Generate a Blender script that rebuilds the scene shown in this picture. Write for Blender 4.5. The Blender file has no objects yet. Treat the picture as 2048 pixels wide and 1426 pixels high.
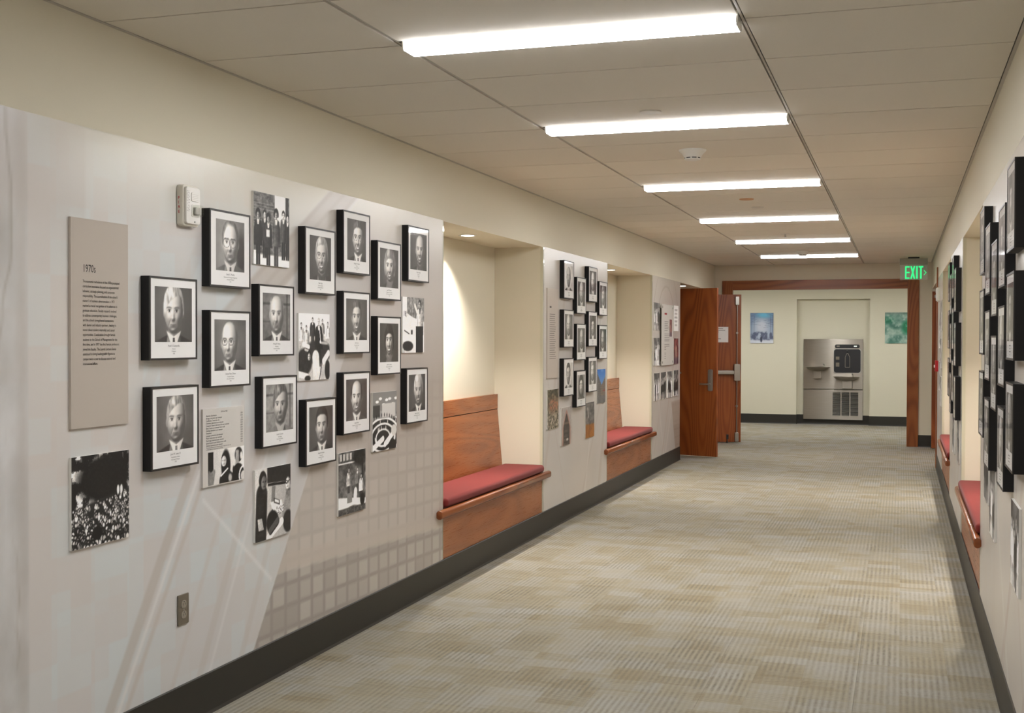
import bpy, bmesh, math, random
import numpy as np
from mathutils import Matrix, Vector

S = bpy.context.scene
COL = S.collection

# ------------------------------------------------------------------ camera
FPX, YAW, PIT, ROLL = 2394.4, 0.3146, 0.0146, 0.0024
EYE = 1.4874
_c, _s = math.cos(YAW), math.sin(YAW)
_fwd = Vector((-_s * math.cos(PIT), _c * math.cos(PIT), -math.sin(PIT)))
_rt = Vector((_c, _s, 0)); _up = _rt.cross(_fwd)
_r2 = math.cos(ROLL) * _rt + math.sin(ROLL) * _up
_u2 = -math.sin(ROLL) * _rt + math.cos(ROLL) * _up
_cd = bpy.data.cameras.new('camera'); _cam = bpy.data.objects.new('camera', _cd); COL.objects.link(_cam)
_cd.sensor_width = 36.0; _cd.lens = FPX / 2048 * 36; _cd.clip_start = 0.05; _cd.clip_end = 100
_cam.matrix_world = Matrix(((_r2.x, _u2.x, -_fwd.x, 0), (_r2.y, _u2.y, -_fwd.y, 0), (_r2.z, _u2.z, -_fwd.z, EYE), (0, 0, 0, 1)))
S.camera = _cam

# ------------------------------------------------------------------ world, exposure
_w = bpy.data.worlds.new('world'); S.world = _w; _w.use_nodes = True
_w.node_tree.nodes['Background'].inputs[0].default_value = (1, 0.97, 0.92, 1)
_w.node_tree.nodes['Background'].inputs[1].default_value = 0.02
S.view_settings.view_transform = 'Standard'; S.view_settings.look = 'None'
S.view_settings.gamma = 1.0; S.view_settings.use_curve_mapping = False
S.view_settings.exposure = 0.0
S.cycles.max_bounces = 6; S.cycles.diffuse_bounces = 4; S.cycles.use_light_tree = False; S.cycles.glossy_bounces = 3; S.cycles.transmission_bounces = 2
S.cycles.transparent_max_bounces = 8; S.cycles.caustics_reflective = False; S.cycles.caustics_refractive = False
LENS_EMIT = 68.5          # ceiling fixtures
SPOT_W = 215.0            # recessed lamps in the seat niches
LIGHT_COL = (0.985, 0.985, 1.0)
SPOT_COL = (1.0, 0.95, 0.88)

# ------------------------------------------------------------------ measures of the place (metres)
XL, XR, HC = -2.607, 0.398, 2.564
XA, XB = -1.752, -0.516                   # ceiling runners
Y0, TL = 4.073, 0.6096                    # first lamp row, tile pitch
YE, YB = 17.58, -3.85                     # end wall, wall behind the camera
NZ = 2.19                                 # niche soffit height
ND = 0.39                                 # niche depth
N1, N2 = (6.68, 8.77), (10.87, 12.96)
RC = (14.72, 17.36)                       # door recesses
YF = 21.65                                # far wall of the crossing corridor
BBH = 0.165                               # baseboard height
R90 = math.pi / 2

# ------------------------------------------------------------------ helpers
def s2l(c):
    c = np.asarray(c, float)
    return np.where(c <= 0.04045, c / 12.92, ((c + 0.055) / 1.055) ** 2.4)
def rgb(r, g, b):
    v = s2l(np.array([r, g, b]) / 255.0); return (float(v[0]), float(v[1]), float(v[2]), 1.0)

class MB:
    """collects geometry of ONE mesh object"""
    def __init__(s): s.v = []; s.f = []
    def add(s, vs, fs):
        o = len(s.v); s.v += [tuple(v) for v in vs]; s.f += [tuple(i + o for i in f) for f in fs]; return s
    def box(s, x0, x1, y0, y1, z0, z1):
        return s.add([(x0,y0,z0),(x1,y0,z0),(x1,y1,z0),(x0,y1,z0),(x0,y0,z1),(x1,y0,z1),(x1,y1,z1),(x0,y1,z1)],
                     [(0,3,2,1),(4,5,6,7),(0,1,5,4),(1,2,6,5),(2,3,7,6),(3,0,4,7)])
    def prism(s, pts, axis, a0, a1):
        """polygon pts (2D) extruded along axis; 2D order: axis x -> (y,z), y -> (x,z), z -> (x,y)"""
        def P(p, a):
            return {'x': (a, p[0], p[1]), 'y': (p[0], a, p[1]), 'z': (p[0], p[1], a)}[axis]
        n = len(pts); vs = [P(p, a0) for p in pts] + [P(p, a1) for p in pts]
        fs = [tuple(range(n)), tuple(range(2*n-1, n-1, -1))] + [(i, i+n, (i+1)%n+n, (i+1)%n) for i in range(n)]
        return s.add(vs, fs)
    def rbox(s, x0, x1, y0, y1, z0, z1, r, axis, n=4):
        """box with rounded corners in the plane normal to axis"""
        A = {'x': (y0,y1,z0,z1), 'y': (x0,x1,z0,z1), 'z': (x0,x1,y0,y1)}[axis]
        e = {'x': (x0,x1), 'y': (y0,y1), 'z': (z0,z1)}[axis]
        return s.prism(rrect(*A, r, n), axis, *e)
    def cyl(s, p0, p1, r0, r1=None, n=16, cap=True):
        r1 = r0 if r1 is None else r1
        p0, p1 = Vector(p0), Vector(p1); d = (p1 - p0).normalized()
        a = d.orthogonal().normalized(); b = d.cross(a)
        vs = []
        for p, r in ((p0, r0), (p1, r1)):
            for i in range(n):
                t = 2*math.pi*i/n; vs.append(p + a*(r*math.cos(t)) + b*(r*math.sin(t)))
        fs = [(i, (i+1)%n, (i+1)%n+n, i+n) for i in range(n)]
        if cap: fs += [tuple(range(n-1, -1, -1)), tuple(range(n, 2*n))]
        return s.add(vs, fs)
    def lathe(s, prof, c, n=24, axis='z', sx=1.0, sy=1.0):
        vs = []; m = len(prof)
        for r, h in prof:
            for i in range(n):
                t = 2*math.pi*i/n; x, y = r*math.cos(t)*sx, r*math.sin(t)*sy
                vs.append((c[0]+x, c[1]+y, c[2]+h) if axis == 'z' else (c[0]+x, c[1]+h, c[2]+y))
        fs = [(j*n+i, j*n+(i+1)%n, (j+1)*n+(i+1)%n, (j+1)*n+i) for j in range(m-1) for i in range(n)]
        fs += [tuple(range(n-1, -1, -1)), tuple((m-1)*n+i for i in range(n))]
        return s.add(vs, fs)
    def tube(s, pts, r, n=10):
        for a, b in zip(pts[:-1], pts[1:]): s.cyl(a, b, r, n=n)
        return s
    def build(s, name, mat, parent=None, bevel=0, smooth=False, seg=2):
        me = bpy.data.meshes.new(name); me.from_pydata(s.v, [], s.f)
        bm = bmesh.new(); bm.from_mesh(me)
        bmesh.ops.recalc_face_normals(bm, faces=bm.faces)
        if bevel:
            ed = [e for e in bm.edges if len(e.link_faces) == 2 and e.calc_face_angle(0) > 0.6]
            bmesh.ops.bevel(bm, geom=ed, offset=bevel, segments=seg, affect='EDGES', profile=0.5, clamp_overlap=True)
        if smooth:
            for f in bm.faces: f.smooth = True
            for e in bm.edges:
                e.smooth = not (len(e.link_faces) == 2 and e.calc_face_angle(0) > 0.7)
        bm.to_mesh(me); bm.free()
        return link(name, me, mat, parent)

def rrect(x0, x1, y0, y1, r, n=4):
    out = []
    for cx, cy, a in ((x1-r, y1-r, 0), (x0+r, y1-r, 90), (x0+r, y0+r, 180), (x1-r, y0+r, 270)):
        for i in range(n+1):
            t = math.radians(a + 90*i/n); out.append((cx + r*math.cos(t), cy + r*math.sin(t)))
    return out

def link(name, me, mat=None, parent=None):
    o = bpy.data.objects.new(name, me); COL.objects.link(o)
    if mat is not None and me is not None:
        me.materials.clear(); me.materials.append(mat)
    if parent is not None: o.parent = parent
    return o
def tag(o, label, cat, group=None):
    o['label'] = label; o['category'] = cat
    if group: o['group'] = group
    return o
def thing(name, label, cat, loc, rz=0, group=None):
    o = bpy.data.objects.new(name, None); COL.objects.link(o)
    o.empty_display_size = 0.05; o.location = loc; o.rotation_euler = (0, 0, rz)
    return tag(o, label, cat, group)
def struct(o): o['kind'] = 'structure'; return o

def text_geo(body, size, align='LEFT', space=1.0, sx=1.0, bold=0.0):
    """flat lettering in the local x-z plane, facing -y"""
    cu = bpy.data.curves.new('t', 'FONT'); cu.body = body; cu.size = size; cu.align_x = align
    cu.space_line = space; cu.resolution_u = 2; cu.offset = bold
    o = bpy.data.objects.new('t', cu); me = bpy.data.meshes.new_from_object(o)
    vs = [(v.co.x * sx, 0.0, v.co.y) for v in me.vertices]; fs = [tuple(p.vertices) for p in me.polygons]
    bpy.data.objects.remove(o); bpy.data.curves.remove(cu); bpy.data.meshes.remove(me)
    return vs, fs
def text(name, body, size, x, y, z, mat, parent, align='LEFT', space=1.0, sx=1.0, rot=None, bold=0.0):
    vs, fs = text_geo(body, size, align, space, sx, bold)
    if rot == 'side': vs = [(x, y - v[0], z + v[2]) for v in vs]
    else: vs = [(x + v[0], y, z + v[2]) for v in vs]
    me = bpy.data.meshes.new(name); me.from_pydata(vs, [], fs)
    return link(name, me, mat, parent)

# ------------------------------------------------------------------ materials
def new_mat(name, base=(0.8, 0.8, 0.8, 1), rough=0.5, metal=0.0, spec=0.5, **kw):
    m = bpy.data.materials.new(name); m.use_nodes = True
    b = m.node_tree.nodes['Principled BSDF']
    b.inputs['Base Color'].default_value = base; b.inputs['Roughness'].default_value = rough
    b.inputs['Metallic'].default_value = metal; b.inputs['Specular IOR Level'].default_value = spec
    for k, v in kw.items(): b.inputs[k].default_value = v
    return m
class NT:
    def __init__(s, m): s.m = m; s.t = m.node_tree; s.b = s.t.nodes['Principled BSDF']
    def n(s, typ, ins=None, **props):
        nd = s.t.nodes.new(typ)
        for k, v in props.items(): setattr(nd, k, v)
        for k, v in (ins or {}).items():
            if isinstance(v, bpy.types.NodeSocket): s.t.links.new(v, nd.inputs[k])
            else: nd.inputs[k].default_value = v
        return nd
    def math(s, op, a, b=0.0, c=0.0): return s.n('ShaderNodeMath', {0: a, 1: b, 2: c}, operation=op).outputs[0]
    def mix(s, f, a, b, blend='MIX'):
        nd = s.t.nodes.new('ShaderNodeMix'); nd.data_type = 'RGBA'; nd.blend_type = blend
        for i, v in ((0, f), (6, a), (7, b)):
            if isinstance(v, bpy.types.NodeSocket): s.t.links.new(v, nd.inputs[i])
            else: nd.inputs[i].default_value = v
        return nd.outputs[2]
    def ramp(s, f, stops):
        nd = s.n('ShaderNodeValToRGB', {0: f}); cr = nd.color_ramp
        while len(cr.elements) < len(stops): cr.elements.new(0.5)
        for e, (p, c) in zip(cr.elements, stops): e.position = p; e.color = c
        return nd.outputs[0]
    def coord(s, which='Object', scale=(1, 1, 1), loc=(0, 0, 0)):
        if which == 'Position': src = s.n('ShaderNodeNewGeometry').outputs['Position']
        else: src = s.n('ShaderNodeTexCoord').outputs[which]
        return s.n('ShaderNodeMapping', {0: src, 1: loc, 3: scale}).outputs[0]
    def noise(s, vec, scale, detail=2, rough=0.5, dist=0.0):
        return s.n('ShaderNodeTexNoise', {'Vector': vec, 'Scale': scale, 'Detail': detail, 'Roughness': rough, 'Distortion': dist}).outputs[0]
    def set(s, k, v): s.t.links.new(v, s.b.inputs[k])
    def bump(s, h, strength=0.3, dist=0.01):
        s.set('Normal', s.n('ShaderNodeBump', {'Strength': strength, 'Distance': dist, 'Height': h}).outputs[0])

def plaster(name, col):
    m = new_mat(name, col, 0.6, spec=0.3); t = NT(m); v = t.coord('Position')
    n1 = t.noise(v, 1.3, 2)
    t.set('Base Color', t.mix(t.math('MULTIPLY', n1, 0.10), col, (col[0]*0.75, col[1]*0.75, col[2]*0.72, 1)))
    return m
M_WALL = plaster('cream_paint', rgb(219, 212, 192))
M_FARWALL = plaster('far_cream_paint', rgb(214, 209, 188))
M_SOFF = plaster('grey_white_paint', rgb(210, 206, 196))

def tile_mat():
    m = new_mat('mineral_ceiling_tile', rgb(232, 226, 214), 0.9, spec=0.15); t = NT(m); v = t.coord('Position')
    n = t.noise(v, 220, 4, 0.7); r = t.n('ShaderNodeObjectInfo').outputs['Random']
    base = t.mix(r, rgb(230, 224, 213), rgb(236, 230, 219))
    t.set('Base Color', t.mix(t.math('MULTIPLY', n, 0.25), base, rgb(204, 197, 186)))
    t.bump(n, 0.25, 0.003); return m
M_TILE = tile_mat()
M_SLOT = new_mat('dark_slot', rgb(48, 44, 40), 0.8, spec=0.2)
M_TBAR = new_mat('white_grid_bar', rgb(188, 182, 172), 0.5)
M_BASE = new_mat('charcoal_rubber_base', rgb(48, 46, 41), 0.45, spec=0.35)

def carpet_mat():
    m = new_mat('ribbed_carpet', rgb(150, 138, 115), 0.95, spec=0.1); t = NT(m)
    p = t.n('ShaderNodeNewGeometry').outputs['Position']
    wob = t.noise(p, 9.0, 2)
    sep = t.n('ShaderNodeSeparateXYZ', {0: p}); X, Y = sep.outputs[0], sep.outputs[1]
    rnd = t.n('ShaderNodeObjectInfo').outputs['Random']
    def patch(sx, sy, off):
        xi = t.math('FLOOR', t.math('MULTIPLY', t.math('ADD', X, off), 1/sx))
        yy = t.math('ADD', Y, t.math('MULTIPLY', t.math('FRACT', t.math('MULTIPLY', t.math('SINE', t.math('MULTIPLY', xi, 12.9898)), 437.5)), sy))
        yi = t.math('FLOOR', t.math('MULTIPLY', yy, 1/sy))
        cv = t.n('ShaderNodeCombineXYZ', {0: xi, 1: yi, 2: off})
        return t.n('ShaderNodeTexWhiteNoise', {0: cv.outputs[0]}, noise_dimensions='3D').outputs[0]
    a, b, c = patch(0.203, 0.122, 0.0), patch(0.102, 0.203, 7.3), patch(0.305, 0.152, 3.1)
    big = t.noise(t.n('ShaderNodeMapping', {0: p, 3: (1.0, 1.5, 1)}).outputs[0], 2.3, 3, 0.65)
    warm = t.math('ADD', t.math('ADD', t.math('MULTIPLY', a, 0.24), t.math('MULTIPLY', b, 0.14)), t.math('ADD', t.math('MULTIPLY', c, 0.22), t.math('MULTIPLY', big, 0.55)))
    col = t.ramp(warm, [(0.34, rgb(180, 176, 169)), (0.52, rgb(178, 171, 157)), (0.66, rgb(174, 164, 142)), (0.88, rgb(160, 144, 113))])
    # fine ribs: along the corridor in most patches, crosswise weave in others
    xw = t.math('ADD', X, t.math('MULTIPLY', t.math('SUBTRACT', wob, 0.5), 0.005))
    rib = t.math('ADD', t.math('MULTIPLY', t.math('SINE', t.math('MULTIPLY', xw, 2*math.pi/0.0254)), 0.5), 0.5)
    wv = t.math('ADD', t.math('MULTIPLY', t.math('SINE', t.math('MULTIPLY', Y, 2*math.pi/0.0135)), 0.5), 0.5)
    brk = t.noise(t.n('ShaderNodeMapping', {0: p, 3: (60, 22, 1)}).outputs[0], 1.0, 2)
    brk2 = t.noise(t.n('ShaderNodeMapping', {0: p, 3: (16, 60, 1)}).outputs[0], 1.0, 2)
    d_, e_ = patch(0.152, 0.203, 11.7), patch(0.203, 0.305, 17.9)
    ampa = t.math('ADD', 0.06, t.math('MULTIPLY', t.math('MULTIPLY', t.math('ADD', d_, e_), brk), 0.54))
    ampb = t.math('ADD', 0.05, t.math('MULTIPLY', t.math('MULTIPLY', t.math('ADD', t.math('SUBTRACT', 1.0, d_), a), brk2), 0.50))
    fine = t.noise(p, 330, 2, 0.7)
    col = t.mix(t.math('MULTIPLY', rib, ampa), col, rgb(86, 80, 68))
    col = t.mix(t.math('MULTIPLY', wv, ampb), col, rgb(92, 86, 74))
    col = t.mix(t.math('MULTIPLY', t.math('SUBTRACT', fine, 0.25), 0.55), col, rgb(206, 201, 190))
    col = t.mix(t.math('MULTIPLY', rnd, 0.12), col, rgb(128, 123, 113))
    t.set('Base Color', t.mix(1.0, col, (0.81, 0.81, 0.79, 1), 'MULTIPLY'))
    t.bump(t.math('ADD', t.math('MULTIPLY', rib, -0.5), t.math('ADD', fine, t.math('MULTIPLY', wv, -0.4))), 0.5, 0.004)
    return m
M_CARPET = carpet_mat()
M_SUB = new_mat('floor_screed', rgb(84, 76, 64), 0.9)

def wood(name, axis, dark, mid, light, rough=0.33, scale=1.0):
    m = new_mat(name, mid, rough, spec=0.45); t = NT(m)
    g = {'x': 0, 'y': 1, 'z': 2}[axis]
    sc = [1.0, 1.0, 1.0]; sc[g] = 0.13
    v = t.coord('Object', tuple(k*scale for k in sc))
    warp = t.noise(v, 2.2, 3, 0.5)
    ring = t.n('ShaderNodeTexNoise', {'Vector': v, 'Scale': 2.4, 'Detail': 1.0, 'Distortion': 0.25}).outputs[0]
    bands = t.math('ADD', t.math('MULTIPLY', t.math('SINE', t.math('MULTIPLY', ring, 115.0)), 0.5), 0.5)
    fs = [420.0]*3; fs[g] = 6.0
    pore = t.noise(t.coord('Object', tuple(fs)), 1.0, 3, 0.65)
    f = t.math('ADD', t.math('MULTIPLY', bands, 0.30), t.math('ADD', t.math('MULTIPLY', pore, 0.20), t.math('MULTIPLY', warp, 0.60)))
    t.set('Base Color', t.ramp(f, [(0.25, dark), (0.52, mid), (0.85, light)]))
    t.set('Roughness', t.math('ADD', rough - 0.06, t.math('MULTIPLY', pore, 0.14)))
    t.bump(pore, 0.06, 0.002); return m
M_OAK_Y = wood('bench_oak', 'x', rgb(124, 66, 28), rgb(149, 86, 42), rgb(162, 99, 54), 0.28)
M_RAIL = wood('rail_oak', 'x', rgb(104, 52, 24), rgb(136, 74, 38), rgb(150, 88, 48), 0.20)
M_DOOR = wood('door_oak', 'z', rgb(98, 46, 18), rgb(142, 72, 30), rgb(160, 88, 40), 0.36)
M_CASE_Z = wood('casing_oak_upright', 'z', rgb(100, 52, 22), rgb(142, 79, 37), rgb(156, 94, 48), 0.36)
M_CASE_X = wood('casing_oak_level', 'x', rgb(100, 52, 22), rgb(142, 79, 37), rgb(156, 94, 48), 0.36)
M_CASE_Y = wood('casing_oak_along', 'y', rgb(100, 52, 22), rgb(142, 79, 37), rgb(156, 94, 48), 0.36)

def fabric():
    m = new_mat('red_seat_fabric', rgb(140, 60, 58), 0.9, spec=0.2); t = NT(m); v = t.coord('Object')
    n = t.noise(v, 420, 2, 0.7); b = t.noise(v, 5, 2)
    c = t.mix(n, rgb(100, 31, 30), rgb(136, 54, 48)); t.set('Base Color', t.mix(t.math('MULTIPLY', b, 0.3), c, rgb(96, 32, 33)))
    b_ = t.b; b_.inputs['Sheen Weight'].default_value = 0.08; b_.inputs['Sheen Roughness'].default_value = 0.5
    t.bump(n, 0.4, 0.002); return m
M_FABRIC = fabric()
M_PIPING = new_mat('dark_red_piping', rgb(80, 32, 36), 0.9)
M_BLACK = new_mat('black_frame', rgb(22, 21, 21), 0.5, spec=0.3)
M_RIM = new_mat('black_frame_edge', rgb(30, 29, 28), 0.4)
M_MAT = new_mat('white_mat_board', rgb(246, 245, 243), 0.7, spec=0.2)
M_INK = new_mat('black_ink', rgb(38, 36, 36), 0.7, spec=0.2)
M_INKG = new_mat('grey_ink', rgb(92, 88, 84), 0.7, spec=0.2)
M_INKR = new_mat('red_ink', rgb(150, 40, 46), 0.7, spec=0.2)
M_FIRE = new_mat('red_lettering', rgb(186, 22, 40), 0.5)
M_BOARD = new_mat('white_board_edge', rgb(224, 222, 216), 0.6)
M_TAUPE = new_mat('taupe_text_panel', rgb(186, 176, 165), 0.6, spec=0.25)
M_TEXTP = new_mat('pale_text_panel', rgb(212, 208, 202), 0.35)
M_STEEL = new_mat('satin_chrome', rgb(176, 174, 168), 0.30, 1.0)
def brushed():
    m = new_mat('brushed_stainless', rgb(190, 182, 170), 0.3, 1.0, Anisotropic=0.9); t = NT(m)
    t.set('Tangent', t.n('ShaderNodeCombineXYZ', {0: 0.0, 1: 0.0, 2: 1.0}).outputs[0])
    n = t.noise(t.coord('Object', (4, 4, 700)), 1.0, 3, 0.6)
    t.set('Roughness', t.math('ADD', 0.26, t.math('MULTIPLY', n, 0.12)))
    t.set('Base Color', t.mix(n, rgb(138, 131, 121), rgb(172, 165, 154))); return m
M_STAIN = brushed()
M_DKPLAST = new_mat('black_plastic', rgb(34, 35, 38), 0.3)
M_WPLAST = new_mat('white_plastic', rgb(222, 218, 206), 0.4)
M_WPLAST2 = new_mat('bright_white_plastic', rgb(232, 230, 224), 0.35)
M_GREYMETAL = new_mat('grey_metal_plate', rgb(128, 121, 108), 0.4, 0.6)
M_GREYPLAST = new_mat('taupe_plastic', rgb(146, 138, 124), 0.5)
M_RED = new_mat('red_painted_metal', rgb(178, 28, 34), 0.35)
M_ORANGE = new_mat('orange_disc', rgb(196, 146, 104), 0.6)
M_DISC = new_mat('white_cover', rgb(205, 199, 188), 0.5)
M_HOUS = new_mat('sign_grey_metal', rgb(150, 150, 138), 0.5, 0.1)

def emis(name, col, st):
    m = bpy.data.materials.new(name); m.use_nodes = True; t = m.node_tree; t.nodes.clear()
    e = t.nodes.new('ShaderNodeEmission'); e.inputs[0].default_value = (*col, 1); e.inputs[1].default_value = st
    o = t.nodes.new('ShaderNodeOutputMaterial'); t.links.new(e.outputs[0], o.inputs[0]); return m
M_LENS = emis('lit_lens', LIGHT_COL, LENS_EMIT)
M_LENSEDGE = emis('lit_lens_edge', LIGHT_COL, LENS_EMIT*0.14)
M_SPOTLENS = emis('lit_downlight', SPOT_COL, 14.0)
for _m in (M_LENS, M_LENSEDGE): _m.cycles.emission_sampling = 'FRONT'
M_SPOTLENS.cycles.emission_sampling = 'NONE'
M_EXIT = emis('lit_green', (0.045, 0.80, 0.24), 1.25)

def glass(name, tint=(1, 1, 1), rough=0.02, ior=1.45):
    m = bpy.data.materials.new(name); m.use_nodes = True; t = m.node_tree; t.nodes.clear()
    tr = t.nodes.new('ShaderNodeBsdfTransparent'); tr.inputs[0].default_value = (*tint, 1)
    gl = t.nodes.new('ShaderNodeBsdfGlossy'); gl.inputs['Roughness'].default_value = rough
    # Schlick reflectance of a thin pane: same from either side
    lw = t.nodes.new('ShaderNodeLayerWeight'); lw.inputs[0].default_value = 0.5
    pw = t.nodes.new('ShaderNodeMath'); pw.operation = 'POWER'; pw.inputs[1].default_value = 5.0
    t.links.new(lw.outputs['Facing'], pw.inputs[0])
    fr = t.nodes.new('ShaderNodeMath'); fr.operation = 'MULTIPLY_ADD'; f0 = ((ior-1)/(ior+1))**2
    fr.inputs[1].default_value = 0.42*(1-f0); fr.inputs[2].default_value = f0
    t.links.new(pw.outputs[0], fr.inputs[0])
    mx = t.nodes.new('ShaderNodeMixShader'); o = t.nodes.new('ShaderNodeOutputMaterial')
    t.links.new(fr.outputs[0], mx.inputs[0]); t.links.new(tr.outputs[0], mx.inputs[1]); t.links.new(gl.outputs[0], mx.inputs[2])
    t.links.new(mx.outputs[0], o.inputs[0]); return m
M_GLASS = glass('picture_glass', (0.997, 0.997, 0.997), 0.06, 1.22)
M_CLEAR = glass('clear_acrylic', (0.97, 0.98, 0.96), 0.05, 1.35)

def hazy(name):
    m = glass(name, (0.9, 0.92, 0.9), 0.08, 1.35); t = m.node_tree; out = [n for n in t.nodes if n.type == 'OUTPUT_MATERIAL'][0]
    src = out.inputs[0].links[0].from_socket; d = t.nodes.new('ShaderNodeBsdfDiffuse'); d.inputs[0].default_value = (0.75, 0.78, 0.72, 1)
    mx = t.nodes.new('ShaderNodeMixShader'); mx.inputs[0].default_value = 0.22
    t.links.new(src, mx.inputs[1]); t.links.new(d.outputs[0], mx.inputs[2]); t.links.new(mx.outputs[0], out.inputs[0]); return m
M_HAZE = hazy('edge_lit_acrylic')

def printed(name, rough):
    m = new_mat(name, rough=rough, spec=0.5); t = NT(m)
    a = t.n('ShaderNodeAttribute', attribute_name='Col'); t.set('Base Color', a.outputs['Color']); return m
M_PRINT = printed('photo_print', 0.5)
M_MURAL = printed('printed_wall_vinyl', 0.27)

def print_mesh(name, x0, x1, z0, z1, y, nx, ny, fn, mat, parent, k=1.28, piv=118):
    """flat print: fn(u, v) -> sRGB 0..255 (grey or rgb) on a fine vertex grid"""
    u = np.linspace(0, 1, nx + 1); v = np.linspace(0, 1, ny + 1); U, V = np.meshgrid(u, v)
    c = np.asarray(fn(U, V), float)
    if c.ndim == 2:
        c = 132 + (np.clip(c, 0, 255) - piv) * k; c = np.stack([c, c * 0.985, c * 0.965], -1)
    c = s2l(np.clip(c, 0, 255) / 255.0)
    co = np.stack([x0 + U * (x1 - x0), np.full_like(U, y), z0 + V * (z1 - z0)], -1).reshape(-1, 3)
    i = np.arange((nx + 1) * (ny + 1)).reshape(ny + 1, nx + 1)
    q = np.stack([i[:-1, :-1], i[:-1, 1:], i[1:, 1:], i[1:, :-1]], -1).reshape(-1, 4)
    me = bpy.data.meshes.new(name); nq = len(q)
    me.vertices.add(len(co)); me.vertices.foreach_set('co', co.ravel())
    me.loops.add(nq * 4); me.loops.foreach_set('vertex_index', q.ravel().astype(np.int32))
    me.polygons.add(nq); me.polygons.foreach_set('loop_start', np.arange(0, nq * 4, 4, dtype=np.int32))
    me.update(calc_edges=True)
    at = me.color_attributes.new('Col', 'FLOAT_COLOR', 'POINT')
    at.data.foreach_set('color', np.concatenate([c.reshape(-1, 3), np.ones((len(co), 1))], 1).ravel().astype(np.float32))
    return link(name, me, mat, parent)

# ------------------------------------------------------------------ painting helpers for flat prints
def hash2(ix, iy, seed):
    h = np.sin(ix * 127.1 + iy * 311.7 + seed * 74.7) * 43758.5453
    return h - np.floor(h)
def vnoise(x, y, seed=0):
    ix, iy = np.floor(x), np.floor(y); fx, fy = x - ix, y - iy
    fx = fx*fx*(3-2*fx); fy = fy*fy*(3-2*fy)
    a, b = hash2(ix, iy, seed), hash2(ix+1, iy, seed); c, d = hash2(ix, iy+1, seed), hash2(ix+1, iy+1, seed)
    return (a*(1-fx)+b*fx)*(1-fy) + (c*(1-fx)+d*fx)*fy
def fbm(x, y, seed=0, o=4):
    s, a, t = 0, 0.5, 0
    for k in range(o): s = s + a*vnoise(x*2**k, y*2**k, seed+k*13); t += a; a *= 0.55
    return s / t
def ell(x, y, cx, cy, a, b): return (np.hypot((x-cx)/a, (y-cy)/b) - 1) * min(a, b)
def sm(d, w=0.03): return np.clip(0.5 - d / w, 0, 1)
def seg(x, y, x0, y0, x1, y1):
    dx, dy = x1-x0, y1-y0; t = np.clip(((x-x0)*dx + (y-y0)*dy) / (dx*dx+dy*dy), 0, 1)
    return np.hypot(x-x0-t*dx, y-y0-t*dy)
def side(x, y, x0, y0, x1, y1):
    """signed distance to a line: positive on the right when walking from 0 to 1"""
    dx, dy = x1-x0, y1-y0; return ((x-x0)*dy - (y-y0)*dx) / math.hypot(dx, dy)
class Pic:
    def __init__(s, shape, tone): s.i = np.full(shape, float(tone))
    def put(s, m, t): s.i = s.i*(1-m) + np.asarray(t)*m
    def mul(s, m, k): s.i = s.i*(1 - m*(1-k))

def pic_crowd(U, V):
    P = Pic(U.shape, 60); n = fbm(U*9, V*9, 11, 5)
    P.i = np.where(n > 0.60, 205, np.where(n > 0.52, 92, 34)) * (0.75+0.5*fbm(U*40, V*40, 2))
    P.put(sm(ell(U, V, 0.55, 0.72, 0.46, 0.26), 0.1), 32*(0.6+0.9*fbm(U*45, V*45, 3)))
    R = random.Random(4)
    edge = 0.42 + 0.16*U
    P.put(sm(V-edge, 0.03), 50)
    for k in range(330):
        v = 0.56 - 0.58*(k/330)**1.15; u = R.random(); 
        if v > 0.42+0.16*u: continue
        s = 0.010 + 0.036*(0.56-v)**1.35/0.45
        c = R.choice([30, 45, 60, 120, 190, 225]);
        P.put(sm(ell(U, V, u, v-s*2.0, s*1.5, s*1.8), 0.012), c)
        P.put(sm(ell(U, V, u, v, s*0.95, s*1.15), 0.01), R.choice([24, 34, 50]))
        P.put(sm(ell(U, V, u, v-s*0.25, s*0.62, s*0.8), 0.01), R.choice([150, 180, 205]))
    for x, w in ((0.80, 0.022), (0.86, 0.022)): P.put(sm(ell(U, V, x, 0.57, w, 0.05), 0.01), 228)
    P.put(sm(ell(U, V, 0.43, 0.13, 0.085, 0.075), 0.015), 18)
    return P.i
def pic_hall(U, V):
    P = Pic(U.shape, 120); P.i = 96 + 60*V
    P.put(sm(0.72-V-0.12*U, 0.02), 118)
    for k in range(7): P.put(sm(ell(U, V, 0.18+0.13*k, 0.84+0.06*math.sin(k*2.2), 0.06, 0.022), 0.012), 236)
    P.put(sm(abs(U-0.66)-0.28, 0.02)*sm(abs(V-0.68)-0.12, 0.02), 166); P.put(sm(abs(U-0.15)-0.14, 0.02)*sm(abs(V-0.68)-0.1, 0.02), 66)
    P.put(sm(V-0.52, 0.02), 46)
    R = random.Random(9)
    for r in range(4):
        rr = 0.20+0.13*r
        P.put(sm(abs(ell(U, V, 0.42, 0.22, rr*1.5, rr*0.72))-0.018, 0.012)*(V < 0.55), 196)
        for k in range(20):
            t = math.pi*(0.05+0.9*k/19); u, v = 0.42+rr*1.6*math.cos(t), 0.22+rr*0.80*math.sin(t)
            if v < 0.6: P.put(sm(ell(U, V, u, v+0.02, 0.016, 0.032), 0.01), R.choice([16, 28, 60, 170]))
    P.put(sm(seg(U, V, 0.02, 0.06, 0.42, 0.20)-0.05, 0.012), 212); P.put(sm(seg(U, V, 0.5, 0.1, 0.9, 0.3)-0.05, 0.012), 200)
    P.put(sm(ell(U, V, 0.88, 0.32, 0.12, 0.1), 0.02), 170); P.put(sm(ell(U, V, 0.82, 0.05, 0.16, 0.12), 0.02), 26)
    return P.i
def grey(a): return np.stack([a, a*0.985, a*0.965], -1)
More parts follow.
